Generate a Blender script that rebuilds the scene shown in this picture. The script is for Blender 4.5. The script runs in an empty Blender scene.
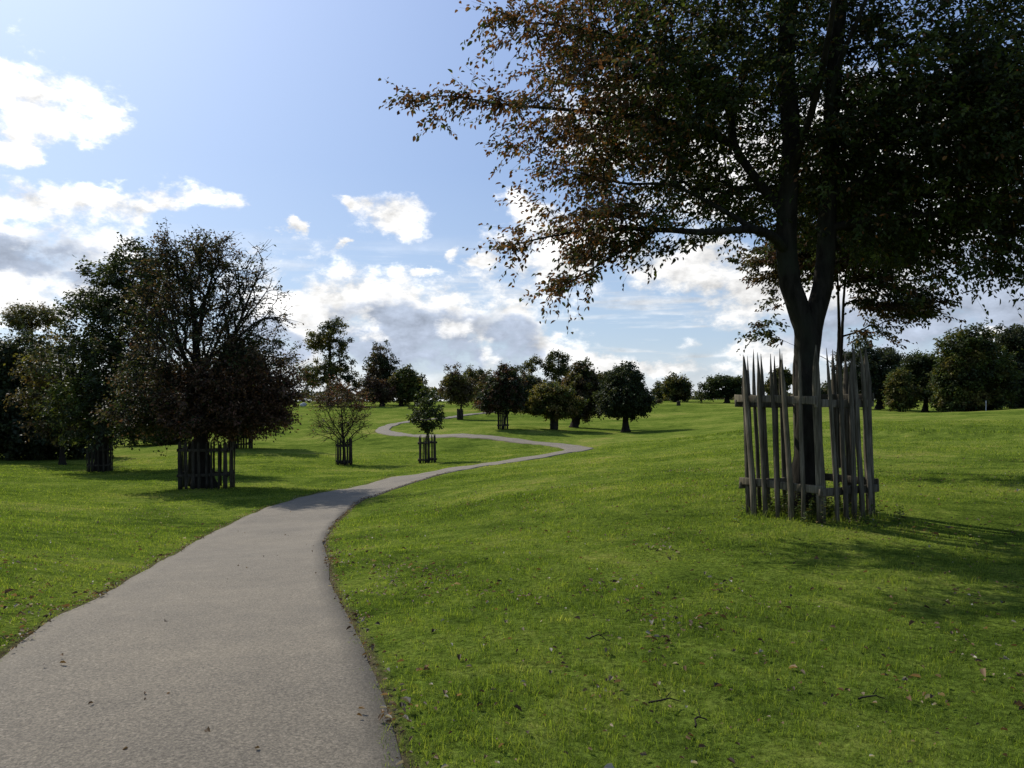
import bpy, math, numpy as np
from mathutils import Vector

C = bpy.context.scene.collection
SC = bpy.context.scene
F = 770.0            # focal length in picture widths of one metre at one metre
EYE = 1.6            # eye height above the ground where one stands
HY = 395.0           # height of the horizon in the picture
SUN_AZ, SUN_EL = math.radians(-44), math.radians(41)
SUN = np.array([math.sin(SUN_AZ)*math.cos(SUN_EL), math.cos(SUN_AZ)*math.cos(SUN_EL), math.sin(SUN_EL)])

# ------------------------------------------------------------------ small helpers
def norm(a):
    return a/np.maximum(np.linalg.norm(a, axis=-1, keepdims=True), 1e-9)

def smooth(e0, e1, x):
    t = np.clip((x-e0)/(e1-e0), 0, 1)
    return t*t*(3-2*t)

def wave_noise(p, freq, seed):
    """cheap smooth 3D noise in about -1..1 (sum of rotated waves)"""
    r = np.random.default_rng(seed)
    out = np.zeros(len(p)); amp = 1.0; tot = 0
    for o in range(3):
        for k in range(4):
            v = r.normal(size=3); v /= np.linalg.norm(v)
            out += amp*np.sin(p@v*freq*(2**o)*(0.8+0.5*r.random())*2*math.pi + r.random()*6.28)
        tot += amp*4*0.5
        amp *= 0.55
    return out/tot

def new_mesh(name, verts, quads=None, tris=None, smooth_shade=False):
    me = bpy.data.meshes.new(name)
    verts = np.asarray(verts, dtype=np.float32)
    me.vertices.add(len(verts)); me.vertices.foreach_set('co', verts.ravel())
    nq = 0 if quads is None else len(quads); nt = 0 if tris is None else len(tris)
    loops = []
    if nq: loops.append(np.asarray(quads, dtype=np.int32).ravel())
    if nt: loops.append(np.asarray(tris, dtype=np.int32).ravel())
    loops = np.concatenate(loops)
    me.loops.add(len(loops)); me.loops.foreach_set('vertex_index', loops)
    st = np.concatenate([np.arange(nq)*4, nq*4+np.arange(nt)*3]).astype(np.int32)
    me.polygons.add(nq+nt); me.polygons.foreach_set('loop_start', st)
    if smooth_shade:
        me.polygons.foreach_set('use_smooth', np.ones(nq+nt, dtype=bool))
    me.update(calc_edges=True)
    return me

def link(name, me, mat=None, parent=None, loc=None):
    o = bpy.data.objects.new(name, me); C.objects.link(o)
    if mat is not None and me is not None: me.materials.append(mat)
    if parent is not None: o.parent = parent
    if loc is not None: o.location = loc
    return o

def thing(name, label, cat, loc, group=None):
    o = bpy.data.objects.new(name, None); C.objects.link(o)
    o.location = [float(v) for v in loc]; o.empty_display_size = 0.3
    o['label'] = label; o['category'] = cat
    if group: o['group'] = group
    return o

def setting(o, kind='structure', label=None, cat=None):
    o['kind'] = kind
    if label: o['label'] = label
    if cat: o['category'] = cat
    return o

# ------------------------------------------------------------------ materials
def nt_mat(name):
    m = bpy.data.materials.new(name); m.use_nodes = True
    nt = m.node_tree; nt.nodes.clear()
    out = nt.nodes.new('ShaderNodeOutputMaterial')
    return m, nt, out

def N(nt, kind, **kw):
    n = nt.nodes.new(kind)
    for k, v in kw.items():
        if k == 'ins':
            for i, val in v.items():
                if isinstance(val, bpy.types.NodeSocket): nt.links.new(val, n.inputs[i])
                else: n.inputs[i].default_value = val
        else: setattr(n, k, v)
    return n

def ramp(nt, fac, stops):
    r = N(nt, 'ShaderNodeValToRGB'); nt.links.new(fac, r.inputs[0])
    e = r.color_ramp.elements
    while len(e) < len(stops): e.new(0.5)
    for el, (p, c) in zip(e, stops):
        el.position = p; el.color = (*c, 1)
    return r.outputs[0]

def leaf_material():
    m, nt, out = nt_mat('leaf')
    a = N(nt, 'ShaderNodeAttribute', attribute_name='col')
    geo = N(nt, 'ShaderNodeNewGeometry')
    nz = N(nt, 'ShaderNodeTexNoise', ins={'Vector': geo.outputs['Position'], 'Scale': 9.0, 'Detail': 2.0})
    mr = N(nt, 'ShaderNodeMapRange', ins={0: nz.outputs[0], 1: 0.3, 2: 0.7, 3: 0.75, 4: 1.25})
    mul = N(nt, 'ShaderNodeVectorMath', operation='SCALE', ins={0: a.outputs['Color'], 'Scale': mr.outputs[0]})
    p = N(nt, 'ShaderNodeBsdfPrincipled', ins={'Base Color': mul.outputs[0], 'Roughness': 0.55})
    p.inputs['Specular IOR Level'].default_value = 0.12
    tint = N(nt, 'ShaderNodeVectorMath', operation='MULTIPLY', ins={0: mul.outputs[0], 1: (1.35, 1.25, 0.75)})
    t = N(nt, 'ShaderNodeBsdfTranslucent', ins={0: tint.outputs[0]})
    mx = N(nt, 'ShaderNodeMixShader', ins={0: 0.33, 1: p.outputs[0], 2: t.outputs[0]})
    nt.links.new(mx.outputs[0], out.inputs[0])
    return m

def bark_material(name, c0, c1, scale=6.0):
    m, nt, out = nt_mat(name)
    tc = N(nt, 'ShaderNodeTexCoord')
    mp = N(nt, 'ShaderNodeMapping', ins={0: tc.outputs['Object'], 'Scale': (scale*2.2, scale*2.2, scale*0.5)})
    nz = N(nt, 'ShaderNodeTexNoise', ins={'Vector': mp.outputs[0], 'Scale': 1.0, 'Detail': 7.0, 'Roughness': 0.65})
    nz2 = N(nt, 'ShaderNodeTexNoise', ins={'Vector': tc.outputs['Object'], 'Scale': 2.3, 'Detail': 4.0})
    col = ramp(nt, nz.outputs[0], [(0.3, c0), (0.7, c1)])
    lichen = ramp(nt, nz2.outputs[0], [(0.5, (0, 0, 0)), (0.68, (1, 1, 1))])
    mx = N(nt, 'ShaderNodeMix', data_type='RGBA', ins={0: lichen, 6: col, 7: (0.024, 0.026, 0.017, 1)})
    bp = N(nt, 'ShaderNodeBump', ins={'Height': nz.outputs[0], 'Strength': 0.7, 'Distance': 0.03})
    p = N(nt, 'ShaderNodeBsdfPrincipled', ins={'Base Color': mx.outputs[2], 'Roughness': 0.95, 'Normal': bp.outputs[0]})
    p.inputs['Specular IOR Level'].default_value = 0.06
    nt.links.new(p.outputs[0], out.inputs[0])
    return m

def wood_material(name, k):
    m, nt, out = nt_mat(name)
    tc = N(nt, 'ShaderNodeTexCoord')
    oi = N(nt, 'ShaderNodeObjectInfo')
    off = N(nt, 'ShaderNodeVectorMath', operation='SCALE', ins={0: (7.3, 3.1, 5.7), 'Scale': oi.outputs['Random']})
    ad = N(nt, 'ShaderNodeVectorMath', operation='ADD', ins={0: tc.outputs['Object'], 1: off.outputs[0]})
    mp = N(nt, 'ShaderNodeMapping', ins={0: ad.outputs[0], 'Scale': (45, 45, 3)})
    nz = N(nt, 'ShaderNodeTexNoise', ins={'Vector': mp.outputs[0], 'Scale': 1.0, 'Detail': 6.0, 'Roughness': 0.6})
    nz2 = N(nt, 'ShaderNodeTexNoise', ins={'Vector': ad.outputs[0], 'Scale': 3.0, 'Detail': 4.0})
    col = ramp(nt, nz.outputs[0], [(0.28, (0.036, 0.029, 0.020)), (0.5, (0.108, 0.090, 0.062)), (0.75, (0.23, 0.198, 0.148))])
    st = ramp(nt, nz2.outputs[0], [(0.35, (0.55, 0.56, 0.48)), (0.65, (1.0, 1.0, 1.0))])
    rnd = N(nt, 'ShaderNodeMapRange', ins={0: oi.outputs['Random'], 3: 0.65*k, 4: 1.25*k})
    mu = N(nt, 'ShaderNodeMix', data_type='RGBA', blend_type='MULTIPLY', ins={0: 1.0, 6: col, 7: st})
    sc = N(nt, 'ShaderNodeVectorMath', operation='SCALE', ins={0: mu.outputs[2], 'Scale': rnd.outputs[0]})
    bp = N(nt, 'ShaderNodeBump', ins={'Height': nz.outputs[0], 'Strength': 0.5, 'Distance': 0.008})
    p = N(nt, 'ShaderNodeBsdfPrincipled', ins={'Base Color': sc.outputs[0], 'Roughness': 0.85, 'Normal': bp.outputs[0]})
    p.inputs['Specular IOR Level'].default_value = 0.2
    nt.links.new(p.outputs[0], out.inputs[0])
    return m

def grass_color(nt, pos):
    """broad patches of the sward, shared by soil sheet and blades"""
    n1 = N(nt, 'ShaderNodeTexNoise', ins={'Vector': pos, 'Scale': 0.35, 'Detail': 5.0, 'Roughness': 0.6})
    n2 = N(nt, 'ShaderNodeTexNoise', ins={'Vector': pos, 'Scale': 0.045, 'Detail': 4.0, 'Roughness': 0.6})
    n3 = N(nt, 'ShaderNodeTexNoise', ins={'Vector': pos, 'Scale': 2.1, 'Detail': 4.0, 'Roughness': 0.7})
    s = N(nt, 'ShaderNodeMath', operation='ADD', ins={0: n1.outputs[0], 1: n2.outputs[0]})
    s2 = N(nt, 'ShaderNodeMath', operation='ADD', ins={0: s.outputs[0], 1: n3.outputs[0]})
    m = N(nt, 'ShaderNodeMapRange', ins={0: s2.outputs[0], 1: 1.2, 2: 1.8, 3: 0.0, 4: 1.0})
    return m.outputs[0]

def ground_material():
    m, nt, out = nt_mat('meadow_soil')
    geo = N(nt, 'ShaderNodeNewGeometry')
    f = grass_color(nt, geo.outputs['Position'])
    col = ramp(nt, f, [(0.0, (0.052, 0.082, 0.013)), (0.4, (0.112, 0.157, 0.024)), (0.7, (0.170, 0.207, 0.038)), (1.0, (0.25, 0.235, 0.065))])
    fine = N(nt, 'ShaderNodeTexNoise', ins={'Vector': geo.outputs['Position'], 'Scale': 22.0, 'Detail': 6.0, 'Roughness': 0.75})
    fr = ramp(nt, fine.outputs[0], [(0.3, (0.14, 0.15, 0.15)), (0.7, (1.40, 1.40, 1.35))])
    mu = N(nt, 'ShaderNodeMix', data_type='RGBA', blend_type='MULTIPLY', ins={0: 1.0, 6: col, 7: fr})
    edge = N(nt, 'ShaderNodeAttribute', attribute_name='edge')
    en = N(nt, 'ShaderNodeTexNoise', ins={'Vector': geo.outputs['Position'], 'Scale': 4.0, 'Detail': 6.0, 'Roughness': 0.7})
    e2 = N(nt, 'ShaderNodeMath', operation='MULTIPLY_ADD', ins={0: en.outputs[0], 1: 1.2, 2: -0.6})
    e3 = N(nt, 'ShaderNodeMath', operation='ADD', use_clamp=True, ins={0: edge.outputs['Fac'], 1: e2.outputs[0]})
    e4 = N(nt, 'ShaderNodeMath', operation='MULTIPLY', use_clamp=True, ins={0: e3.outputs[0], 1: edge.outputs['Fac']})
    dirt = ramp(nt, fine.outputs[0], [(0.3, (0.045, 0.034, 0.022)), (0.7, (0.13, 0.10, 0.065))])
    mx = N(nt, 'ShaderNodeMix', data_type='RGBA', ins={0: e4.outputs[0], 6: mu.outputs[2], 7: dirt})
    bp = N(nt, 'ShaderNodeBump', ins={'Height': fine.outputs[0], 'Strength': 0.8, 'Distance': 0.06})
    d = N(nt, 'ShaderNodeBsdfDiffuse', ins={0: mx.outputs[2], 'Normal': bp.outputs[0]})
    nt.links.new(d.outputs[0], out.inputs[0])
    return m

def blade_material():
    m, nt, out = nt_mat('grass_blade')
    geo = N(nt, 'ShaderNodeNewGeometry')
    f = grass_color(nt, geo.outputs['Position'])
    a = N(nt, 'ShaderNodeAttribute', attribute_name='tone')
    s = N(nt, 'ShaderNodeMath', operation='MULTIPLY_ADD', use_clamp=True, ins={0: a.outputs['Fac'], 1: 0.75, 2: -0.08})
    s2 = N(nt, 'ShaderNodeMath', operation='MULTIPLY_ADD', use_clamp=True, ins={0: f, 1: 0.42, 2: s.outputs[0]})
    col = ramp(nt, s2.outputs[0], [(0.0, (0.030, 0.055, 0.008)), (0.35, (0.099, 0.152, 0.020)), (0.65, (0.188, 0.236, 0.036)), (0.93, (0.29, 0.29, 0.07)), (1.0, (0.40, 0.36, 0.17))])
    p = N(nt, 'ShaderNodeBsdfPrincipled', ins={'Base Color': col, 'Roughness': 0.6})
    p.inputs['Specular IOR Level'].default_value = 0.12
    tint = N(nt, 'ShaderNodeVectorMath', operation='MULTIPLY', ins={0: col, 1: (1.35, 1.35, 0.7)})
    t = N(nt, 'ShaderNodeBsdfTranslucent', ins={0: tint.outputs[0]})
    mx = N(nt, 'ShaderNodeMixShader', ins={0: 0.55, 1: p.outputs[0], 2: t.outputs[0]})
    nt.links.new(mx.outputs[0], out.inputs[0])
    return m

def asphalt_material():
    m, nt, out = nt_mat('worn_asphalt')
    geo = N(nt, 'ShaderNodeNewGeometry')
    P = geo.outputs['Position']
    vor = N(nt, 'ShaderNodeTexVoronoi', ins={'Vector': P, 'Scale': 120.0})
    fine = N(nt, 'ShaderNodeTexNoise', ins={'Vector': P, 'Scale': 55.0, 'Detail': 5.0, 'Roughness': 0.8})
    mid = N(nt, 'ShaderNodeTexNoise', ins={'Vector': P, 'Scale': 3.0, 'Detail': 6.0, 'Roughness': 0.65})
    big = N(nt, 'ShaderNodeTexNoise', ins={'Vector': P, 'Scale': 0.5, 'Detail': 3.0})
    base = ramp(nt, fine.outputs[0], [(0.28, (0.050, 0.043, 0.032)), (0.5, (0.138, 0.118, 0.086)), (0.74, (0.27, 0.232, 0.172))])
    stone = ramp(nt, vor.outputs['Color'], [(0.2, (0.7, 0.7, 0.7)), (0.8, (1.25, 1.25, 1.25))])
    a = N(nt, 'ShaderNodeMix', data_type='RGBA', blend_type='MULTIPLY', ins={0: 0.8, 6: base, 7: stone})
    md = ramp(nt, mid.outputs[0], [(0.3, (0.87, 0.87, 0.87)), (0.7, (1.10, 1.09, 1.07))])
    b = N(nt, 'ShaderNodeMix', data_type='RGBA', blend_type='MULTIPLY', ins={0: 1.0, 6: a.outputs[2], 7: md})
    bg = ramp(nt, big.outputs[0], [(0.3, (0.88, 0.88, 0.89)), (0.7, (1.1, 1.09, 1.07))])
    c = N(nt, 'ShaderNodeMix', data_type='RGBA', blend_type='MULTIPLY', ins={0: 1.0, 6: b.outputs[2], 7: bg})
    # faded wheel tracks and dirty margins follow the lane itself
    ac = N(nt, 'ShaderNodeAttribute', attribute_name='across')
    dn = N(nt, 'ShaderNodeTexNoise', ins={'Vector': P, 'Scale': 1.6, 'Detail': 6.0, 'Roughness': 0.7})
    ds = N(nt, 'ShaderNodeMath', operation='MULTIPLY_ADD', ins={0: dn.outputs[0], 1: 0.45, 2: ac.outputs['Fac']})
    dm = N(nt, 'ShaderNodeMapRange', ins={0: ds.outputs[0], 1: 1.02, 2: 1.28, 3: 0.0, 4: 0.75})
    e = N(nt, 'ShaderNodeMix', data_type='RGBA', ins={0: dm.outputs[0], 6: c.outputs[2], 7: (0.10, 0.085, 0.06, 1)})
    bp = N(nt, 'ShaderNodeBump', ins={'Height': fine.outputs[0], 'Strength': 0.9, 'Distance': 0.006})
    p = N(nt, 'ShaderNodeBsdfPrincipled', ins={'Base Color': e.outputs[2], 'Roughness': 0.88, 'Normal': bp.outputs[0]})
    p.inputs['Specular IOR Level'].default_value = 0.25
    nt.links.new(p.outputs[0], out.inputs[0])
    return m

def stone_material():
    m, nt, out = nt_mat('pale_stone')
    tc = N(nt, 'ShaderNodeTexCoord')
    nz = N(nt, 'ShaderNodeTexNoise', ins={'Vector': tc.outputs['Object'], 'Scale': 3.0, 'Detail': 6.0})
    col = ramp(nt, nz.outputs[0], [(0.3, (0.30, 0.29, 0.27)), (0.7, (0.55, 0.54, 0.50))])
    p = N(nt, 'ShaderNodeBsdfPrincipled', ins={'Base Color': col, 'Roughness': 0.9})
    nt.links.new(p.outputs[0], out.inputs[0])
    return m

M_LEAF = leaf_material()
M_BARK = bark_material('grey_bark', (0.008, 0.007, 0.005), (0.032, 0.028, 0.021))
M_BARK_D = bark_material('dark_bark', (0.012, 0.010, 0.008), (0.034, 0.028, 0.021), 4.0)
M_WOOD = wood_material('weathered_wood', 1.0)
M_WOOD_D = wood_material('shaded_wood', 0.42)  # same weathered wood, the shade of the trees put into a darker colour
M_GROUND = ground_material()
M_BLADE = blade_material()
M_ROAD = asphalt_material()
M_STONE = stone_material()

# ------------------------------------------------------------------ terrain
# survey points: bearing (picture column), height below the horizon (row), distance in metres
CTRL = [
 (512,768,3.3),(512,640,5.0),(805,768,3.3),(1024,768,3.3),(1024,640,5.0),(805,640,5.05),
 (805,515,10.3),(1024,540,8.6),(1024,470,16.5),(1024,440,28),(1024,425,42),(1024,412,80),(1024,407,115),
 (940,412,120),(900,437,32),(900,470,17),(900,420,58),(805,450,24),(805,425,50),(805,410,105),(805,403,190),(900,406,150),
 (720,402,200),(650,402,210),(600,500,13.5),(512,560,8.5),(512,525,12.2),(512,500,15.5),(512,471,28),(640,470,23),(640,448,42),(700,438,52),
 (700,424,84),(700,410,140),(640,430,84),(625,432,76),(553,430,75),(503,428,74),(573,428,84),
 (280,520,18.8),(250,550,12.2),(220,600,7.6),(200,700,4.0),(200,768,3.2),(400,545,11),(400,600,6.6),(400,510,19),
 (0,665,4.56),(-80,768,3.2),(0,560,9.0),(100,560,10.5),(0,500,20),(100,500,23.5),(205,487,29),(100,470,45),(0,470,42),(0,448,72),
 (232,447,64),(100,448,75),(150,435,100),(344,465,50),(427,463,49),(340,500,23.2),(362,494,26),(425,475,34.6),(487,464.5,42),(550,455.5,49.6),
 (577,449,56),(519,441.5,64.6),(425,436.5,75),(390,428,92),(405,422,107),(430,419,115),(460,416,128),(480,413.5,137),(459,420,118),
 (300,425,110),(300,405,200),(382,405,200),(450,403,220),(540,408,165),(590,404,200),(380,402,240),(0,420,160),(150,418,160),(300,440,80),(250,460,50),
]
_c = np.array(CTRL, float)
_cu = (_c[:, 0]-512)/F*2.0
_cv = np.log(_c[:, 2])
_cz = (_c[:, 1]-HY)/F*_c[:, 2]
def _phi(r): return np.where(r > 1e-9, r*r*np.log(np.maximum(r, 1e-9)), 0)
_n = len(_c)
_A = np.zeros((_n+3, _n+3))
_R = np.hypot(_cu[:, None]-_cu[None], _cv[:, None]-_cv[None])
_A[:_n, :_n] = _phi(_R)+np.eye(_n)*0.004
_A[:_n, _n] = 1; _A[:_n, _n+1] = _cu; _A[:_n, _n+2] = _cv
_A[_n:, :_n] = _A[:_n, _n:].T
_W = np.linalg.solve(_A, np.concatenate([_cz, np.zeros(3)]))

def ground_z(x, y):
    x = np.atleast_1d(np.asarray(x, float)); y = np.atleast_1d(np.asarray(y, float))
    th = np.arctan2(x, y); hyp = np.hypot(x, y)
    u = np.clip(np.where(np.abs(th) < 1.3, np.tan(np.clip(th, -1.3, 1.3)), np.sign(x)*9), -0.72, 0.72)
    u = u*(1-smooth(math.pi/2, math.pi, np.abs(th)))
    d = np.maximum(y, 0.811*hyp)
    dd = np.clip(d, 2.6, 245)
    U = u*2.0; V = np.log(dd)
    out = np.empty(len(x))
    for s in range(0, len(x), 20000):
        sl = slice(s, s+20000)
        r = np.hypot(U[sl, None]-_cu[None], V[sl, None]-_cv[None])
        out[sl] = _phi(r)@_W[:_n]+_W[_n]+_W[_n+1]*U[sl]+_W[_n+2]*V[sl]
    dep = out+np.maximum(d-245, 0)*0.008
    z = EYE-dep
    # old low bank crossing the right hand field
    bl = np.interp(x, [8, 13, 18.5, 24, 40], [60, 40, 29, 27.5, 27])
    z += 0.24*np.exp(-((y-bl)/np.where(y > bl, 1.6, 0.7))**2)*smooth(7, 13, x)*(1-smooth(40, 55, x))
    p = np.stack([x, y, np.zeros_like(x)], 1)
    fade = smooth(2, 9, hyp)
    z += fade*0.035*wave_noise(p, 0.16, 5)*(1+hyp*0.012)*(1-smooth(60, 140, hyp)*0.5)
    z += 0.012*wave_noise(p, 0.7, 8)*(1-smooth(25, 50, hyp))
    return z

def gz(x, y): return float(ground_z([x], [y])[0])
def wx(px, d): return (px-512)/F*d
def wz(py, d): return EYE+(HY-py)/F*d

# ------------------------------------------------------------------ the lane
LANE = [(0.9,-6),(-0.1,-2),(-0.95,1.0),(-1.34,2.4),(-1.60,3.3),(-1.97,4.6),(-2.40,6.0),(-2.88,7.6),(-4.10,12.1),(-4.76,15.1),(-5.40,18.8),(-5.62,22.6),(-5.40,26.4),(-4.75,30.4),(-3.75,34.6),(-1.4,42),(2.3,49.6),
        (4.3,53.6),(4.85,56.2),(3.9,59.8),(0.6,64.6),(-8.3,75),(-13.6,84),(-15.3,92),(-15.3,102),(-13.8,110),(-11.8,116.5),(-8.6,128),(-5.7,137),(5.8,160),(20,185),(40,220)]
def spline(pts, step):
    P = np.array(pts, float); out = []
    for i in range(len(P)-1):
        p0 = P[max(i-1, 0)]; p1 = P[i]; p2 = P[i+1]; p3 = P[min(i+2, len(P)-1)]
        n = max(2, int(np.linalg.norm(p2-p1)/step))
        t = (np.arange(n)/n)[:, None]
        out.append(0.5*(2*p1+(p2-p0)*t+(2*p0-5*p1+4*p2-p3)*t*t+(-p0+3*p1-3*p2+p3)*t**3))
    out.append(P[-1:])
    return np.concatenate(out)
LC = spline(LANE, 0.25)
_s = np.concatenate([[0], np.cumsum(np.linalg.norm(np.diff(LC, axis=0), axis=1))])
HALF = 1.08+0.16*smooth(7, 22, LC[:, 1])-0.22*smooth(32, 50, LC[:, 1])-0.22*smooth(54, 64, LC[:, 1])
def lane_dist(x, y):
    """distance beyond the lane's edge (negative on the lane)"""
    out = np.full(len(x), 99.0)
    for s in range(0, len(x), 8000):
        sl = slice(s, s+8000)
        d2 = (x[sl, None]-LC[None, :, 0])**2+(y[sl, None]-LC[None, :, 1])**2
        k = d2.argmin(1)
        out[sl] = np.sqrt(d2[np.arange(len(k)), k])-HALF[k]
    return out

def build_ground():
    th = np.radians(np.concatenate([np.arange(-55, 55, 0.3), np.arange(55, 305, 5.0)]))
    r = np.exp(np.linspace(math.log(0.7), math.log(3500), 430))
    T, R = np.meshgrid(th, r, indexing='ij')
    x = (R*np.sin(T)).ravel(); y = (R*np.cos(T)).ravel()
    z = ground_z(x, y)
    ld = lane_dist(x, y)
    z = z-0.07*(1-smooth(-0.30, 0.02, ld))
    nt, nr = len(th), len(r)
    idx = np.arange(nt*nr).reshape(nt, nr)
    nx = np.roll(idx, -1, axis=0)
    q = np.stack([idx[:, :-1], idx[:, 1:], nx[:, 1:], nx[:, :-1]], -1).reshape(-1, 4)
    V = np.concatenate([np.stack([x, y, z], 1), [[0, 0, 0.0]]])
    c = len(V)-1
    tri = np.stack([np.full(nt, c), idx[:, 0], nx[:, 0]], 1)
    me = new_mesh('ground', V, q, tri, True)
    e = np.concatenate([1-smooth(0.0, 0.14, ld), [0]]).astype(np.float32)
    at = me.attributes.new('edge', 'FLOAT', 'POINT'); at.data.foreach_set('value', e)
    o = link('ground', me, M_GROUND); setting(o)

def build_lane():
    t = norm(np.gradient(LC, axis=0)); nrm = np.stack([t[:, 1], -t[:, 0]], 1)
    k = 13
    f = np.linspace(-1, 1, k)
    rng = np.random.default_rng(3)
    jl = np.convolve(rng.normal(size=len(LC)), np.ones(5)/5, 'same')*0.03
    jr = np.convolve(rng.normal(size=len(LC)), np.ones(5)/5, 'same')*0.03
    V = []; A = []
    dist = np.hypot(LC[:, 0], LC[:, 1])
    for j in range(-1, k+1):
        fj = f[min(max(j, 0), k-1)]
        jit = np.where(fj < 0, jl, jr)*abs(fj)**4
        w = HALF+jit
        p = LC+nrm*(fj*w)[:, None]
        z = ground_z(p[:, 0], p[:, 1])+0.0005*dist+0.025*(1-fj*fj)+0.005*(1-smooth(10, 30, dist))
        if j in (-1, k):
            p = p+nrm*np.sign(fj)*0.03; z = z-0.2
        V.append(np.column_stack([p, z])); A.append(np.full(len(LC), abs(fj)))
    V = np.stack(V, 1); n = len(LC); K = k+2
    idx = np.arange(n*K).reshape(n, K)
    q = np.stack([idx[:-1, :-1], idx[:-1, 1:], idx[1:, 1:], idx[1:, :-1]], -1).reshape(-1, 4)
    me = new_mesh('lane', V.reshape(-1, 3), q, None, True)
    at = me.attributes.new('across', 'FLOAT', 'POINT'); at.data.foreach_set('value', np.stack(A, 1).ravel().astype(np.float32))
    o = link('path', me, M_ROAD); setting(o)

# ------------------------------------------------------------------ grass and litter
def grass_points(rng):
    P = []
    bands = [(2.3, 4.5, 9000), (4.5, 7, 5200), (7, 11, 2500), (11, 18, 1000), (18, 30, 330), (30, 60, 110)]
    for r0, r1, den in bands:
        half = math.radians(41)
        area = half*(r1*r1-r0*r0)
        n = int(area*den)
        r = np.sqrt(rng.random(n)*(r1*r1-r0*r0)+r0*r0); a = (rng.random(n)*2-1)*half
        P.append(np.stack([r*np.sin(a), r*np.cos(a)], 1))
    return np.concatenate(P)

GUARD_C = (wx(809.5, 10.3), 10.3)

def build_grass():
    rng = np.random.default_rng(11)
    P = grass_points(rng)
    ld = lane_dist(P[:, 0], P[:, 1])
    p3 = np.column_stack([P, np.zeros(len(P))])
    rag = -0.04+0.025*wave_noise(p3, 0.9, 31)+0.045*wave_noise(p3, 3.0, 32)
    thin = smooth(0.0, 0.35, ld-rag)
    keep = (ld > rag) & (rng.random(len(P)) < 0.5+0.5*thin)
    tuft = wave_noise(p3, 5.0, 36)+0.6*wave_noise(p3, 2.2, 37)
    dd_ = np.hypot(P[:, 0], P[:, 1])
    keep &= rng.random(len(P)) < np.clip(0.75+0.75*tuft, 0.22, 1)+smooth(9, 20, dd_)
    P = P[keep]; ld = ld[keep]; p3 = p3[keep]; tuft = tuft[keep]
    n = len(P); d = np.hypot(P[:, 0], P[:, 1])
    tuss = wave_noise(p3, 0.55, 33)
    tus2 = wave_noise(p3, 0.16, 34)
    tus3 = wave_noise(p3, 2.6, 35)
    h = 0.026*np.maximum(0.3, 1+0.45*tuss+0.4*tus2+0.30*tus3+0.30*tuft)*np.exp(rng.normal(size=n)*0.33)
    h *= 0.6+0.4*smooth(0.0, 0.6, ld)
    tall = rng.random(n) < 0.010
    h[tall] *= 1.7
    gd = np.hypot(P[:, 0]-GUARD_C[0], P[:, 1]-GUARD_C[1])
    h *= 1+2.6*np.exp(-((gd-0.55)/0.45)**2)*rng.random(n)
    bl = np.interp(P[:, 0], [8, 13, 18.5, 24, 40], [60, 40, 29, 27.5, 27])
    h *= 1+3.0*np.exp(-((P[:, 1]-bl)/0.7)**2)*smooth(8, 13, P[:, 0])
    h *= 1+0.006*d
    w = 0.0024*np.exp(rng.normal(size=n)*0.25)*np.maximum(1, d/5.0)
    yaw = rng.random(n)*2*math.pi
    side = np.stack([np.cos(yaw), np.sin(yaw), np.zeros(n)], 1)
    la = rng.random(n)*2*math.pi
    lean = np.abs(rng.normal(size=n))*0.55+0.12
    lv = np.stack([np.cos(la)*lean, np.sin(la)*lean, np.zeros(n)], 1)
    base = np.column_stack([P, ground_z(P[:, 0], P[:, 1])-0.004])
    up = np.array([0, 0, 1.0])
    mid = base+h[:, None]*(up*0.55+lv*0.35)
    tip = base+h[:, None]*(up*np.maximum(0.25, 1-0.3*lean)[:, None]+lv*1.05)
    V = np.empty((n, 5, 3))
    V[:, 0] = base-side*w[:, None]/2; V[:, 1] = base+side*w[:, None]/2
    V[:, 2] = mid-side*w[:, None]*0.42; V[:, 3] = mid+side*w[:, None]*0.42
    V[:, 4] = tip
    i = (np.arange(n)*5)[:, None]
    me = new_mesh('grass', V.reshape(-1, 3), i+np.array([0, 1, 3, 2]), i+np.array([2, 3, 4]), True)
    tone = np.clip(rng.beta(1.7, 2.1, size=n)*0.85+0.10*tus3+0.14*tuft+0.18*(1-smooth(0.1, 0.9, ld)), 0, 1)
    dry = rng.random(n) < 0.012
    tone[dry] = 1.0
    at = me.attributes.new('tone', 'FLOAT', 'POINT'); at.data.foreach_set('value', np.repeat(tone, 5).astype(np.float32))
    o = link('grass', me, M_BLADE)
    setting(o, 'stuff', 'short green grass of the park covering both sides of the lane', 'grass')

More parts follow.
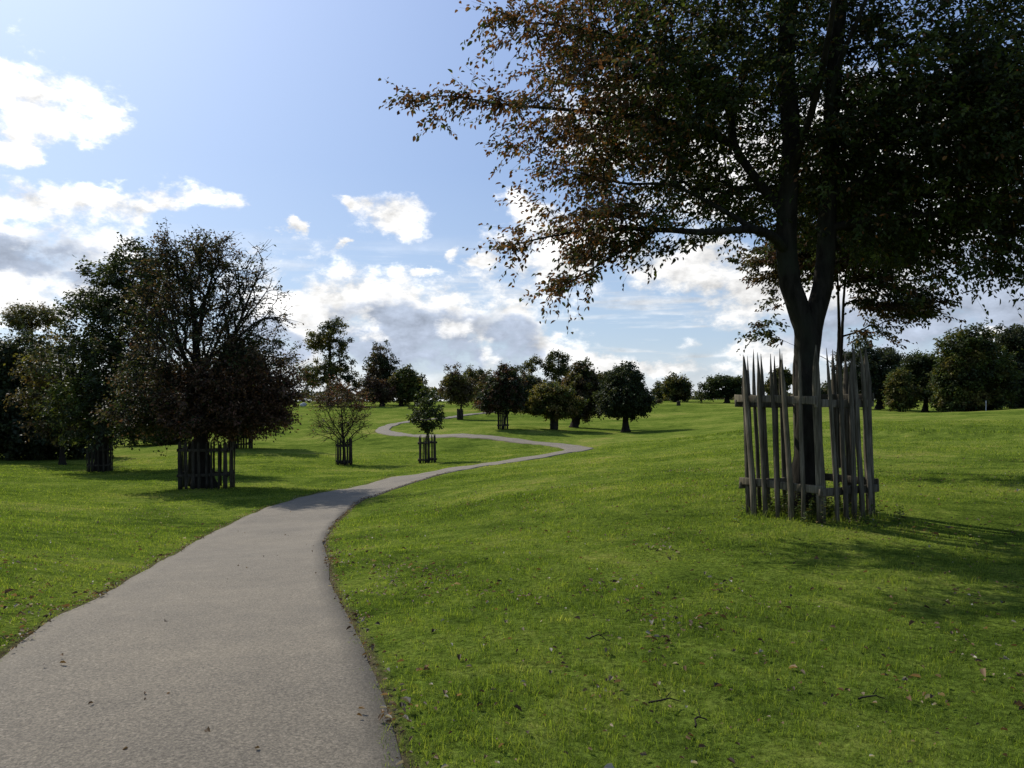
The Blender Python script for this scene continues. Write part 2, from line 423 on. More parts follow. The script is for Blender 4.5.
def leaf_mesh(name, base, direc, nrm, L, W, col, fine, curl=0.25):
    """many leaves as one mesh; fine leaves are six-cornered and folded, others four-cornered"""
    n = len(base)
    side = norm(np.cross(direc, nrm)); up = norm(np.cross(side, direc))
    L = L[:, None]; W = W[:, None]
    if fine:
        V = np.empty((n, 6, 3))
        lift = up*W*curl
        V[:, 0] = base
        V[:, 1] = base+direc*L*0.28-side*W*0.43+lift
        V[:, 2] = base+direc*L*0.68-side*W*0.36+lift*0.6
        V[:, 3] = base+direc*L-up*L*0.12
        V[:, 4] = base+direc*L*0.68+side*W*0.36+lift*0.6
        V[:, 5] = base+direc*L*0.28+side*W*0.43+lift
        i = (np.arange(n)*6)[:, None]
        q = np.concatenate([i+np.array([0, 3, 2, 1]), i+np.array([0, 5, 4, 3])]); k = 6
        me = new_mesh(name, V.reshape(-1, 3), q)
    else:
        V = np.empty((n, 4, 3))
        V[:, 0] = base; V[:, 1] = base+direc*L*0.45-side*W*0.5+up*W*0.2
        V[:, 2] = base+direc*L-up*L*0.1; V[:, 3] = base+direc*L*0.45+side*W*0.5+up*W*0.2
        i = (np.arange(n)*4)[:, None]; k = 4
        me = new_mesh(name, V.reshape(-1, 3), None, np.concatenate([i+np.array([0, 2, 1]), i+np.array([0, 3, 2])]))
    c4 = np.ones((n, k, 4), np.float32); c4[..., :3] = col[:, None, :]
    at = me.attributes.new('col', 'FLOAT_COLOR', 'POINT'); at.data.foreach_set('color', c4.ravel())
    return me

def build_litter():
    rng = np.random.default_rng(21)
    # on the grass, thicker in drifts
    n = 42000
    r = 2.8+rng.random(n)**1.15*20; a = (rng.random(n)*2-1)*math.radians(40)
    P = np.stack([r*np.sin(a), r*np.cos(a)], 1)
    p3 = np.column_stack([P, np.zeros(n)])
    drift = wave_noise(p3, 0.45, 40)+0.6*wave_noise(p3, 1.7, 41)
    P = P[rng.random(n) < 0.06+0.6*smooth(0.2, 0.9, drift)]
    ld = lane_dist(P[:, 0], P[:, 1])
    P = P[(ld > 0.05) | (rng.random(len(P)) < 0.05)]
    # along both lane edges
    m = 6500
    near = np.where((LC[:, 1] > 2) & (LC[:, 1] < 34))[0]
    k = rng.choice(near, m); sd = np.where(rng.random(m) < 0.5, -1, 1)
    t = norm(np.gradient(LC, axis=0)); nm = np.stack([t[:, 1], -t[:, 0]], 1)
    off = (HALF[k]+np.abs(rng.normal(size=m))*0.09-0.03)*sd
    E = LC[k]+nm[k]*off[:, None]+t[k]*rng.normal(size=m)[:, None]*0.12
    ep = wave_noise(np.column_stack([E, np.zeros(m)]), 0.5, 44)
    E = E[rng.random(m) < 0.25+0.7*smooth(-0.3, 0.6, ep)]
    A = np.concatenate([P, E]); n = len(A)
    edge = np.arange(n) >= len(P)
    d = np.hypot(A[:, 0], A[:, 1])
    ld = lane_dist(A[:, 0], A[:, 1])
    z = ground_z(A[:, 0], A[:, 1])+np.where(ld > 0.08, 0.016+rng.random(n)*0.034, 0.034)+0.0004*d
    L = np.where(edge, 0.027, 0.028)*np.exp(rng.normal(size=n)*0.35)
    W = L*(0.45+0.25*rng.random(n))
    yaw = rng.random(n)*6.283
    direc = norm(np.stack([np.cos(yaw), np.sin(yaw), rng.normal(size=n)*0.25], 1))
    nrm = norm(np.stack([rng.normal(size=n)*0.45, rng.normal(size=n)*0.45, np.ones(n)], 1))
    pal = np.array([(0.10, 0.06, 0.03), (0.13, 0.085, 0.045), (0.06, 0.042, 0.028), (0.18, 0.14, 0.09), (0.24, 0.22, 0.18)])  # palest tone also stands in for glints on the grass
    col = pal[rng.choice(5, n, p=[.27, .22, .25, .12, .14])]*np.exp(rng.normal(size=(n, 1))*0.25)
    me = leaf_mesh('fallen_leaves', np.column_stack([A, z]), direc, nrm, L, W, col, True, 0.45)
    o = link('fallen_leaves', me, M_LEAF)
    setting(o, 'stuff', 'brown fallen leaves scattered over the grass and along the lane edges', 'fallen leaves')
    # a few twigs dropped on the grass, each one a thing
    for px, py, L0, yw in ((665, 708, 0.17, 0.2), (598, 646, 0.16, -0.3), (872, 704, 0.14, 0.1), (700, 729, 0.12, 0.7)):
        dd = 1.6*F/(py-HY); x, y = wx(px, dd), dd
        V = []; nS = 7
        for s in range(nS):
            f = s/(nS-1)-0.5
            c = np.array([f*L0, 0.018*math.sin(f*9+px), 0.012*math.cos(f*7)])
            rr = 0.006*(1-0.6*(f+0.5))
            for q in range(5):
                g = q/5*6.283
                V.append(c+np.array([0, math.cos(g)*rr, math.sin(g)*rr]))
        nb = len(V)
        for s in range(4):   # side shoot
            f = s/3
            c = np.array([0.01+f*0.05, 0.05*f+0.006, 0.012+0.01*f])
            rr = 0.004*(1-0.6*f)
            for q in range(5):
                g = q/5*6.283
                V.append(c+np.array([0, math.cos(g)*rr, math.sin(g)*rr]))
        Q = []
        for b0, cnt in ((0, nS), (nb, 4)):
            for s in range(cnt-1):
                for q in range(5):
                    Q.append((b0+s*5+q, b0+s*5+(q+1) % 5, b0+(s+1)*5+(q+1) % 5, b0+(s+1)*5+q))
        o = link('fallen_twig', new_mesh('fallen_twig', np.array(V), Q, None, True), M_BARK_D, None, (x, y, gz(x, y)+0.045))
        o.rotation_euler.z = yw
        o['category'] = 'twig'; o['group'] = 'twigs dropped on the grass'
        o['label'] = {665: 'longest dark twig lying on the grass below the guarded beech', 598: 'dark forked twig on the grass midway between lane and guarded beech',
                      872: 'short dark twig lying far to the right on the grass', 700: 'smallest twig, lying nearest the viewer on the grass'}[px]

# ------------------------------------------------------------------ trees
PAL = {
 'dark':   [(.030, .040, .014), (.040, .050, .017), (.034, .045, .018)],
 'green':  [(.042, .060, .016), (.060, .080, .018), (.050, .066, .018)],
 'olive':  [(.085, .088, .020), (.110, .105, .024), (.085, .075, .024)],
 'brown':  [(.075, .058, .030), (.092, .066, .034), (.066, .060, .028)],
 'copper': [(.15, .072, .032), (.18, .095, .038), (.11, .058, .028)],
 'russet': [(.085, .046, .030), (.066, .044, .027), (.095, .056, .032)],
 'red':    [(.13, .052, .034), (.10, .046, .030), (.09, .055, .034)],
 'yellow': [(.16, .14, .034), (.12, .12, .030), (.14, .105, .034)],
 'pale':   [(.10, .105, .055), (.12, .11, .06), (.085, .095, .05)],
 'blue':   [(.034, .044, .024), (.042, .052, .028), (.036, .048, .022)],
}

def grow(init_pos, init_par, attrs, step, bf, rng, sag=0.0, zmin=-1e9):
    A = len(attrs)
    cap = len(init_pos)+A*60
    pos = np.zeros((cap, 3)); par = np.full(cap, -1, int); pl = np.zeros(cap); dr = np.zeros((cap, 3))
    n = len(init_pos)
    pos[:n] = init_pos; par[:n] = init_par
    for i in range(n):
        if par[i] >= 0:
            v = pos[i]-pos[par[i]]; l = np.linalg.norm(v); pl[i] = pl[par[i]]+l; dr[i] = v/max(l, 1e-6)
        else: dr[i] = (0, 0, 1)
    best = np.full(A, 1e9); bn = np.zeros(A, int)
    def upd(i0, i1):
        v = attrs[:, None]-pos[None, i0:i1]
        dist = np.linalg.norm(v, axis=2)
        cosang = (v*dr[None, i0:i1]).sum(2)/np.maximum(dist, 1e-6)
        c = dist*(1+0.35*(1-cosang))+bf*pl[None, i0:i1]+np.where(pos[None, i0:i1, 2] < zmin, 50.0, 0.0)
        k = c.argmin(1); cm = c[np.arange(A), k]
        b = cm < best
        best[b] = cm[b]; bn[b] = k[b]+i0
    for s in range(0, n, 64): upd(s, min(n, s+64))
    done = np.zeros(A, bool); tip = np.zeros(A, int)
    for _ in range(A):
        i = int(np.where(done, 1e9, best).argmin()); done[i] = True
        a = bn[i]; v = attrs[i]-pos[a]; L = np.linalg.norm(v)
        k = max(1, min(50, int(math.ceil(L/step))))
        t = (np.arange(1, k+1)/k)[:, None]
        m0 = dr[a]*L*0.7; m1 = v*0.9+np.array([0, 0, -sag*L])
        h = pos[a]*(2*t**3-3*t**2+1)+m0*(t**3-2*t**2+t)+attrs[i]*(-2*t**3+3*t**2)+m1*(t**3-t**2)
        h[:-1] += rng.normal(size=(k-1, 3))*step*0.07
        pos[n:n+k] = h
        prev = a
        for j in range(k):
            par[n+j] = prev; vv = pos[n+j]-pos[prev]; l = np.linalg.norm(vv)
            pl[n+j] = pl[prev]+l; dr[n+j] = vv/max(l, 1e-6); prev = n+j
        tip[i] = prev
        upd(n, n+k); n += k
    return pos[:n], par[:n], tip, dr[:n]

def tube_mesh(name, pos, par, rad, extra=None):
    n = len(pos)
    kids = [[] for _ in range(n)]
    for i in range(n):
        if par[i] >= 0: kids[par[i]].append(i)
    V = []; Q = []; cnt = 0
    starts = [(i, None) for i in range(n) if par[i] < 0]
    while starts:
        s, root = starts.pop()
        chain = ([root] if root is not None else [])+[s]
        c = s
        while kids[c]:
            ks = sorted(kids[c], key=lambda j: -rad[j])
            for j in ks[1:]: starts.append((j, c))
            c = ks[0]; chain.append(c)
        if len(chain) < 2: continue
        P = pos[chain]; R = rad[chain].copy()
        if root is not None: R[0] = min(R[0], R[1]*1.3)
        rm = R.max()
        K = 14 if rm > 0.12 else 8 if rm > 0.05 else 5 if rm > 0.015 else 3
        T = norm(np.gradient(P, axis=0))
        ref = np.array([1.0, 0.2, 0.1]) if abs(T[0, 2]) > 0.6 else np.array([0.1, 0.2, 1.0])
        g = np.arange(K)/K*2*math.pi; cg, sg = np.cos(g), np.sin(g)
        for p, r, t in zip(P, R, T):
            ref = ref-t*ref.dot(t); ref /= max(np.linalg.norm(ref), 1e-6)
            b = np.cross(t, ref)
            rr = r*(1+0.06*np.sin(3*g+p[2]*3)) if K == 14 else r
            V.append(p+(cg*rr)[:, None]*ref+(sg*rr)[:, None]*b)
        m = len(P)
        ix = cnt+np.arange(m*K).reshape(m, K); nx = np.roll(ix, -1, axis=1)
        Q.append(np.stack([ix[:-1], nx[:-1], nx[1:], ix[1:]], -1).reshape(-1, 4))
        cnt += m*K
    V = np.concatenate(V); Q = np.concatenate(Q)
    if extra is not None:      # thin three-sided twigs: base, end, radius
        b, e, r = extra; k = len(b)
        t = norm(e-b); s1 = norm(np.cross(t, np.array([0.3, 0.1, 1.0]))); s2 = np.cross(t, s1)
        W = np.empty((k, 6, 3))
        for j in range(3):
            g = j*2.094; o = s1*math.cos(g)+s2*math.sin(g)
            W[:, j] = b+o*r; W[:, 3+j] = e+o*r*0.5
        i = (len(V)+np.arange(k)*6)[:, None]
        q2 = np.concatenate([i+np.array([j, (j+1) % 3, 3+(j+1) % 3, 3+j]) for j in range(3)])
        V = np.concatenate([V, W.reshape(-1, 3)]); Q = np.concatenate([Q, q2])
    return new_mesh(name, V, Q, None, True)

def px_pt(px, py, d, dy=0.0):
    return np.array([wx(px, d), d+dy, wz(py, d)])

DENSE = 1.5
def tree(name, label, cat, px, d, blobs, rbase, n, leaf, twigs=(3, 6, 0.4), pal=('dark',), trunk=None, limbs=(), seed=1, group=None,
         flat=0.6, clump=0.25, shell=0.25, droop=0.15, fine=False, bark=None, twr=0.0, bf=0.3, color_fn=None, sink=0.05, top=0.8, step=None, forced=(), rt=None, wl=0.5, gap=0.0, ttop=0.12, flare=0.55, clear=0.0):
    rng = np.random.default_rng(seed)
    bx, by = wx(px, d), d
    bz = gz(bx, by)
    base = np.array([bx, by, bz])
    mpp = d/F
    B = []
    for b in blobs:
        cx, cy, rx, ry = b[:4]
        w = b[4] if len(b) > 4 else 1.0; ddy = b[5] if len(b) > 5 else 0.0; rd = b[6] if len(b) > 6 and b[6] else rx*mpp
        B.append((px_pt(cx, cy, d, ddy), np.array([rx*mpp, rd, ry*mpp]), w, b[7] if len(b) > 7 else 1.0))
    vol = np.array([b[2]*np.prod(b[1])**0.8 for b in B]); vol /= vol.sum()
    size = max(b[1].max() for b in B)
    # attractors, denser toward the outside of the crown and gathered in clumps
    pts = []; lf_ = []
    tot = 0
    while tot < n:
        m = n*2
        k = rng.choice(len(B), m, p=vol)
        v = norm(rng.normal(size=(m, 3)))*(rng.random(m)**shell)[:, None]
        c = np.array([B[j][0] for j in k]); r = np.array([B[j][1] for j in k])
        p = c+v*r*(1+0.14*rng.normal(size=(m, 1)))
        # leave out points deep inside any other blob
        ok = wave_noise(p/size, 1.6, seed+50)+0.8*wave_noise(p/size, 3.6, seed+51) > rng.normal(size=m)*0.4-0.6+gap
        ok &= p[:, 2] > ground_z(p[:, 0], p[:, 1])+0.25
        p = p[ok]; pts.append(p); tot += len(p)
        lf_.append(np.array([B[j][3] for j in k])[ok])
    attrs = np.concatenate(pts)[:n]; leafy = np.concatenate(lf_)[:n]
    if len(forced):
        attrs = np.concatenate([attrs, np.array([px_pt(a[0], a[1], d, a[2] if len(a) > 2 else 0) for a in forced])]); leafy = np.concatenate([leafy, np.ones(len(forced))])
    step = step or max(0.12, size*0.10)
    # trunk and named limbs
    ipos = []; ipar = []; irad = []
    def add_poly(poly, r0, r1, attach):
        P = np.array(poly); sg = np.linalg.norm(np.diff(P, axis=0), axis=1).sum()
        P = spline(P, max(step*0.6, sg/60)); 
        start = -1
        if attach:
            q = np.array(ipos); start = int(np.linalg.norm(q-P[0], axis=1).argmin()); P = P[1:]
        R = r0+(r1-r0)*np.linspace(0, 1, len(P))**0.8
        for p, r in zip(P, R):
            ipos.append(p+rng.normal(size=3)*r*0.05); ipar.append(start if start >= 0 else -1); irad.append(r); start = len(ipos)-1
    topb = min(blobs, key=lambda b: b[1]-b[3])
    if trunk is None:
        ty = topb[1]+topb[3]*(1-2*top)
        b0y = HY+(EYE-bz)/mpp
        trunk = [(px, b0y), (px+rng.normal()*1.0, b0y*0.7+ty*0.3), (px*0.5+topb[0]*0.5, b0y*0.35+ty*0.65), (topb[0], ty)]
    T = [px_pt(t[0], t[1], d, t[2] if len(t) > 2 else 0) for t in trunk]
    T[0] = np.array([T[0][0], by, bz-sink])
    add_poly(T, rbase, rbase*ttop, False)
    # root flare
    for i in range(len(ipos)):
        hgt = ipos[i][2]-bz
        irad[i] *= 1+flare*math.exp(-max(hgt, 0)/(rbase*1.6))
    for L in limbs:
        add_poly([px_pt(t[0], t[1], d, t[2] if len(t) > 2 else 0) for t in L[0]], L[1], L[2], True)
    ni = len(ipos)
    pos, par, tip, dr = grow(np.array(ipos), np.array(ipar), attrs, step, bf, rng, droop*0.5, bz+clear)
    # radii: pipe model
    nt_ = np.zeros(len(pos)); nt_[tip] += 1
    for i in range(len(pos)-1, -1, -1):
        if par[i] >= 0: nt_[par[i]] += nt_[i]
    rt = rt or rbase*0.04
    rad = rt*np.maximum(nt_, 1)**0.42
    rad[:ni] = np.array(irad)
    for i in range(ni, len(pos)):
        rad[i] = min(rad[i], rad[par[i]]*0.92)
    # leaves
    ntw, nl, tl = twigs
    leafL, leafW = leaf
    m = len(tip)
    P0 = pos[tip]; D0 = dr[tip]
    cen = np.average([b[0] for b in B], axis=0, weights=vol)
    outw = norm((P0-cen)*np.array([1, 1, 0.45]))
    td = D0[:, None]*0.6+outw[:, None]*0.6+rng.normal(size=(m, ntw, 3))*0.75
    td[..., 2] = td[..., 2]*flat-droop*0.4
    td = norm(td)
    Lt = tl*(0.55+0.9*rng.random((m, ntw, 1)))
    tb = P0[:, None]-D0[:, None]*tl*0.35*rng.random((m, ntw, 1))
    te = tb+td*Lt+np.array([0, 0, -1.0])*droop*Lt*0.5
    t = (np.arange(nl)+0.5+rng.random((m, ntw, nl))*0.5)/nl
    t = np.clip(t, 0.08, 1.02)[..., None]
    lp = tb[:, :, None]*(1-t)+te[:, :, None]*t+np.array([0, 0, 1.0])*(t*(1-t))*droop*Lt[:, :, None]*0.5
    lp = lp+rng.normal(size=lp.shape)*leafL*wl
    sdv = norm(np.cross(td, np.array([0, 0, 1.0])+rng.normal(size=(m, ntw, 3))*0.2))
    sgn = np.where(np.arange(nl) % 2 == 0, 1, -1)[None, None, :, None]
    ldv = norm(td[:, :, None]*0.6+sdv[:, :, None]*sgn*0.7+rng.normal(size=lp.shape)*0.35+np.array([0, 0, -0.25-droop]))
    ln = norm(np.array([0, 0, 1.0])+rng.normal(size=lp.shape)*0.7)
    has = np.repeat(rng.random((m, ntw*nl)) < leafy[:, None], 1, axis=1).ravel()
    lp = lp.reshape(-1, 3)[has]; ldv = ldv.reshape(-1, 3)[has]; ln = ln.reshape(-1, 3)[has]
    k = len(lp)
    # colour: clump by clump, then leaf by leaf
    cols = np.concatenate([np.array(PAL[q]) for q in pal])
    g = wave_noise(P0/size, 1.1, seed+70)*0.5+0.5+rng.normal(size=m)*0.18
    ci = np.clip((g*len(cols)).astype(int), 0, len(cols)-1)
    cc = np.repeat(cols[ci], ntw*nl, axis=0)[has]
    if color_fn is not None: cc = color_fn(lp, cc, rng)
    cc = cc*np.exp(rng.normal(size=(k, 1))*0.22)*(1+rng.normal(size=(k, 3))*0.06)
    LL = leafL*np.exp(rng.normal(size=k)*0.22); WW = leafW*np.exp(rng.normal(size=k)*0.22)
    root = thing(name, label, cat, base, group)
    ex = None
    if twr > 0: ex = (tb.reshape(-1, 3)-base, te.reshape(-1, 3)-base, twr)
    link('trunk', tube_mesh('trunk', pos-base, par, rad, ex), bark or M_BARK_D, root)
    link('crown', leaf_mesh('crown', lp-base, ldv, ln, LL, WW, np.clip(cc, 0.008, 0.6), fine), M_LEAF, root)
    return root

# ------------------------------------------------------------------ tree guards
def picket_mesh(h, w, t, point, seed, lean=(0, 0), thick_top=0.9):
    """a riven stake: irregular tapering slab ending in a long point; starts 8 cm under the ground"""
    rng = np.random.default_rng(seed)
    lv = [-0.08, 0.15*h, 0.4*h, 0.65*h, h-point, h-point*0.45, h]
    V = []; n = len(lv)
    ox, oy = 0.0, 0.0
    for i, z in enumerate(lv):
        f = max(0, z/h)
        s = 1-(1-thick_top)*f
        if i == n-2: s *= 0.62
        if i == n-1: s *= 0.10
        ox += rng.normal()*0.008; oy += rng.normal()*0.005
        cx = lean[0]*f*h+ox; cy = lean[1]*f*h+oy
        ww = w*s*(1+rng.normal()*0.06)/2; tt = t*s*(1+rng.normal()*0.06)/2
        for (a, b) in ((-1, -0.55), (-0.6, -1), (0.6, -1), (1, -0.55), (1, 0.6), (0.55, 1), (-0.55, 1), (-1, 0.6)):
            V.append((cx+a*ww, cy+b*tt, z))
    Q = []
    for i in range(n-1):
        for j in range(8): Q.append((i*8+j, i*8+(j+1) % 8, (i+1)*8+(j+1) % 8, (i+1)*8+j))
    V = np.array(V); k = len(V)
    V = np.concatenate([V, [V[-8:].mean(0)+[0, 0, 0.01]], [V[:8].mean(0)]])
    T = [((n-1)*8+j, (n-1)*8+(j+1) % 8, k) for j in range(8)]+[((j+1) % 8, j, k+1) for j in range(8)]
    return new_mesh('picket', V, Q, T)

def rail_mesh(L, hgt, t, seed):
    rng = np.random.default_rng(seed)
    n = 7; V = []
    for i in range(n):
        x = -L/2+L*i/(n-1); oz = rng.normal()*0.004; oy = rng.normal()*0.003
        a = hgt/2*(1+rng.normal()*0.03); b = t/2
        for (p, q) in ((-1, -.8), (-.8, -1), (.8, -1), (1, -.8), (1, .8), (.8, 1), (-.8, 1), (-1, .8)):
            V.append((x, p*b+oy, q*a+oz))
    Q = []
    for i in range(n-1):
        for j in range(8): Q.append((i*8+j, (i+1)*8+j, (i+1)*8+(j+1) % 8, i*8+(j+1) % 8))
    V = np.array(V); k = len(V)
    V = np.concatenate([V, [V[:8].mean(0)], [V[-8:].mean(0)]])
    T = [(j, (j+1) % 8, k) for j in range(8)]+[((n-1)*8+(j+1) % 8, (n-1)*8+j, k+1) for j in range(8)]
    return new_mesh('rail', V, Q, T)

def guard(label, px, d, side, height, rot, npk, rails, group=None, lean=(0, 0), seed=1, pw=0.075, pt=0.03, post=0.10, point=0.45, depth=None, dy=0.0, hvar=0.03, corner_h=1.0, wood=None):
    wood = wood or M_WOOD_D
    """square cage: four corner posts, rails nailed to them and pickets nailed to the outside of the rails"""
    rng = np.random.default_rng(seed)
    cx, cy = wx(px, d), d+dy
    root = thing('tree_guard', label, 'tree guard', (cx, cy, gz(cx, cy)), group)
    b0 = root.location.z
    ca, sa = math.cos(rot), math.sin(rot)
    depth = depth or side
    ex = np.array([ca, sa]); ey = np.array([-sa, ca])
    corners = [(-1, -1), (1, -1), (1, 1), (-1, 1)]
    def place(o, q, z, yaw):
        o.location = (float(q[0]), float(q[1]), float(z)); o.rotation_euler.z = yaw
    def gl(q): return gz(cx+q[0], cy+q[1])-b0
    for i, (a, b) in enumerate(corners):
        q = ex*a*side/2+ey*b*depth/2
        me = picket_mesh(height*corner_h*(0.97+0.05*rng.random()), post, post*0.9, point, seed*100+i, lean)
        o = link('corner_post', me, wood, root); place(o, q, gl(q), rot)
        # lean is along world x: cancel the post's own yaw
    faces = [(np.array([0, -1]), side, depth, 0), (np.array([1, 0]), depth, side, 1), (np.array([0, 1]), side, depth, 2), (np.array([-1, 0]), depth, side, 3)]
    for fi, (nrm, L, D, k) in enumerate(faces):
        nv = ex*nrm[0]+ey*nrm[1]; tv = np.array([-nv[1], nv[0]])
        yaw = math.atan2(tv[1], tv[0])
        for ri, rh in enumerate(rails):
            jit = (0.03 if fi % 2 else -0.03)
            off = D/2+post*0.5+0.016
            q = nv*off
            zz = rh*height+jit+gl(q)
            lx = lean[0]*(rh*height)
            o = link('rail', rail_mesh(L+post*1.7, 0.10*min(1, height/1.7), 0.032, seed*100+20+fi*4+ri), wood, root)
            place(o, q+np.array([lx, 0]), zz, yaw); o.rotation_euler.y = rng.normal()*0.012
        for pi in range(npk):
            f = (pi+0.5)/npk-0.5+rng.normal()*0.010
            off = D/2+post*0.5+0.035+pt/2+0.006
            q = nv*off+tv*f*L*0.86
            hh = height*(1+rng.normal()*hvar)
            ln = (lean[0]+rng.normal()*0.012)
            # picket is modelled with its lean in its own frame: turn world lean into that frame
            lw = np.array([ln, lean[1]+rng.normal()*0.01])
            lf = (lw@tv, lw@np.array([-tv[1], tv[0]]))
            me = picket_mesh(hh, pw*(0.75+0.6*rng.random()), pt, point*(0.8+0.5*rng.random()), seed*1000+fi*40+pi, lf)
            o = link('picket', me, wood, root); place(o, q, gl(q), yaw)
    return root

# ------------------------------------------------------------------ sky
def build_world():
    w = bpy.data.worlds.new('World'); SC.world = w; w.use_nodes = True
    nt = w.node_tree; nt.nodes.clear()
    out = N(nt, 'ShaderNodeOutputWorld')
    tc = N(nt, 'ShaderNodeTexCoord'); D = tc.outputs['Generated']
    sky = N(nt, 'ShaderNodeTexSky', sky_type='NISHITA', sun_disc=False)
    sky.sun_elevation = SUN_EL; sky.sun_rotation = SUN_AZ
    sky.air_density = 1.0; sky.dust_density = 0.6; sky.ozone_density = 2.5; sky.altitude = 100
    def M(op, a, b=None, c=None, clamp=False):
        n = N(nt, 'ShaderNodeMath', operation=op, use_clamp=clamp)
        for i, v in enumerate((a, b, c)):
            if v is None: continue
            if isinstance(v, bpy.types.NodeSocket): nt.links.new(v, n.inputs[i])
            else: n.inputs[i].default_value = v
        return n.outputs[0]
    def MR(v, a, b, c=0.0, d=1.0, st='SMOOTHSTEP'):
        n = N(nt, 'ShaderNodeMapRange', interpolation_type=st, ins={0: v, 1: a, 2: b, 3: c, 4: d})
        return n.outputs[0]
    sep = N(nt, 'ShaderNodeSeparateXYZ', ins={0: D})
    az = M('ARCTAN2', sep.outputs[0], sep.outputs[1]); el = M('ARCSINE', sep.outputs[2])
    # ragged edges: the direction is stirred by noise before it meets the cloud outlines
    stretch = N(nt, 'ShaderNodeVectorMath', operation='MULTIPLY', ins={0: D, 1: (1, 1, 1.7)})
    S = stretch.outputs[0]
    wn = N(nt, 'ShaderNodeTexNoise', ins={'Vector': S, 'Scale': 9.0, 'Detail': 6.0, 'Roughness': 0.6})
    wv = N(nt, 'ShaderNodeVectorMath', operation='SUBTRACT', ins={0: wn.outputs['Color'], 1: (0.5, 0.5, 0.5)})
    ws = N(nt, 'ShaderNodeVectorMath', operation='MULTIPLY', ins={0: wv.outputs[0], 1: (0.13, 0.09, 0.0)})
    ae = N(nt, 'ShaderNodeCombineXYZ', ins={0: az, 1: el, 2: 0.0})
    P = N(nt, 'ShaderNodeVectorMath', operation='ADD', ins={0: ae.outputs[0], 1: ws.outputs[0]}).outputs[0]
    def blob(px, py, rx, ry, rot=0.0):
        x, z = (px-512)/F, (HY-py)/F
        a = math.atan(x); e = math.atan(z/math.hypot(1, x))
        s = math.cos(a)
        v = N(nt, 'ShaderNodeVectorMath', operation='SUBTRACT', ins={0: P, 1: (a, e, 0)})
        m = N(nt, 'ShaderNodeVectorMath', operation='MULTIPLY', ins={0: v.outputs[0], 1: (F/(rx*s*s), F/(ry*s), 0)})
        l = N(nt, 'ShaderNodeVectorMath', operation='LENGTH', ins={0: m.outputs[0]})
        return M('SUBTRACT', 1.0, l.outputs['Value'])
    def union(L):
        r = None
        for b in L:
            o = blob(*b)
            r = o if r is None else M('SMOOTH_MAX', r, o, 0.15)
        return r
    body = union([(30,98,75,40),(95,125,40,22),(10,140,35,16),
                  (40,200,130,24),(150,208,85,17),(205,196,45,20),
                  (40,255,130,42),(110,285,70,25),(0,300,110,24),
                  (390,226,42,24),(352,212,14,10),(521,210,26,20),(560,250,60,50),(453,258,12,9),(485,268,16,9),(285,230,10,10),(343,255,12,6),(418,275,20,6),
                  (330,312,90,48),(410,322,150,50),(490,335,75,50),(285,320,60,60),(515,318,50,24),
                  (620,120,70,60),(590,240,90,45),(690,265,110,34),(720,170,120,60),(800,290,120,50),(900,300,180,60),(960,230,160,90),(1060,310,120,60),(860,150,150,80),
                  (640,368,130,16),(540,350,30,24),(780,350,90,24)])
    grey = union([(30,252,85,24),(100,272,50,12),(420,332,130,30),(505,345,50,34),(350,335,60,26),(270,345,40,22),(430,350,120,26),
                  (940,318,140,44),(1000,280,110,44),(850,332,100,30),(1050,240,90,80)])
    pale = union([(362,328,24,14),(372,336,22,8),(464,330,26,14),(484,350,16,26),(310,325,16,24),(985,335,40,8)])
    f1 = N(nt, 'ShaderNodeTexNoise', ins={'Vector': S, 'Scale': 15.0, 'Detail': 11.0, 'Roughness': 0.64}).outputs[0]
    off = N(nt, 'ShaderNodeVectorMath', operation='ADD', ins={0: S, 1: tuple(SUN*0.022)})
    f2 = N(nt, 'ShaderNodeTexNoise', ins={'Vector': off.outputs[0], 'Scale': 15.0, 'Detail': 5.0, 'Roughness': 0.6}).outputs[0]
    f3 = N(nt, 'ShaderNodeTexNoise', ins={'Vector': S, 'Scale': 5.0, 'Detail': 4.0}).outputs[0]
    dens = M('MULTIPLY_ADD', M('SUBTRACT', f1, 0.5), 3.4, M('MULTIPLY', body, 1.15))
    alpha = MR(dens, -0.08, 0.75)
    # thin streaks low in the sky
    st = N(nt, 'ShaderNodeVectorMath', operation='MULTIPLY', ins={0: D, 1: (3, 3, 34)})
    f4 = N(nt, 'ShaderNodeTexNoise', ins={'Vector': st.outputs[0], 'Scale': 1.3, 'Detail': 6.0, 'Roughness': 0.6}).outputs[0]
    low = M('MULTIPLY', MR(el, 0.0, 0.05), MR(el, 0.22, 0.10))
    streak = M('MULTIPLY', MR(f4, 0.48, 0.68), M('MULTIPLY', low, 0.75))
    alpha = M('MAXIMUM', alpha, streak)
    # far horizon milkiness
    alpha = M('MAXIMUM', alpha, MR(el, 0.07, -0.02, 0.0, 0.55))
    relief = M('MULTIPLY', M('SUBTRACT', f1, f2), 1.9)
    core = M('MULTIPLY', MR(M('MULTIPLY_ADD', M('SUBTRACT', f1, 0.5), 1.6, grey), -0.05, 0.5), MR(M('MULTIPLY_ADD', M('SUBTRACT', f1, 0.5), 2.2, pale), -0.05, 0.7, 1.0, 0.15))
    sd = N(nt, 'ShaderNodeVectorMath', operation='DOT_PRODUCT', ins={0: D, 1: tuple(SUN)}).outputs['Value']
    nearsun = M('POWER', M('MAXIMUM', sd, 0.0), 6.0)
    white = M('MULTIPLY_ADD', nearsun, 0.6, 0.89)
    white = M('MULTIPLY', white, M('ADD', 1.0, relief))
    white = M('MULTIPLY', white, MR(f3, 0.3, 0.7, 0.88, 1.08))
    wc = N(nt, 'ShaderNodeVectorMath', operation='SCALE', ins={0: (1.0, 0.995, 0.985), 'Scale': white})
    gcv = M('MULTIPLY', M('ADD', 1.0, M('MULTIPLY', relief, 0.8)), M('MULTIPLY_ADD', nearsun, 0.12, 0.97))
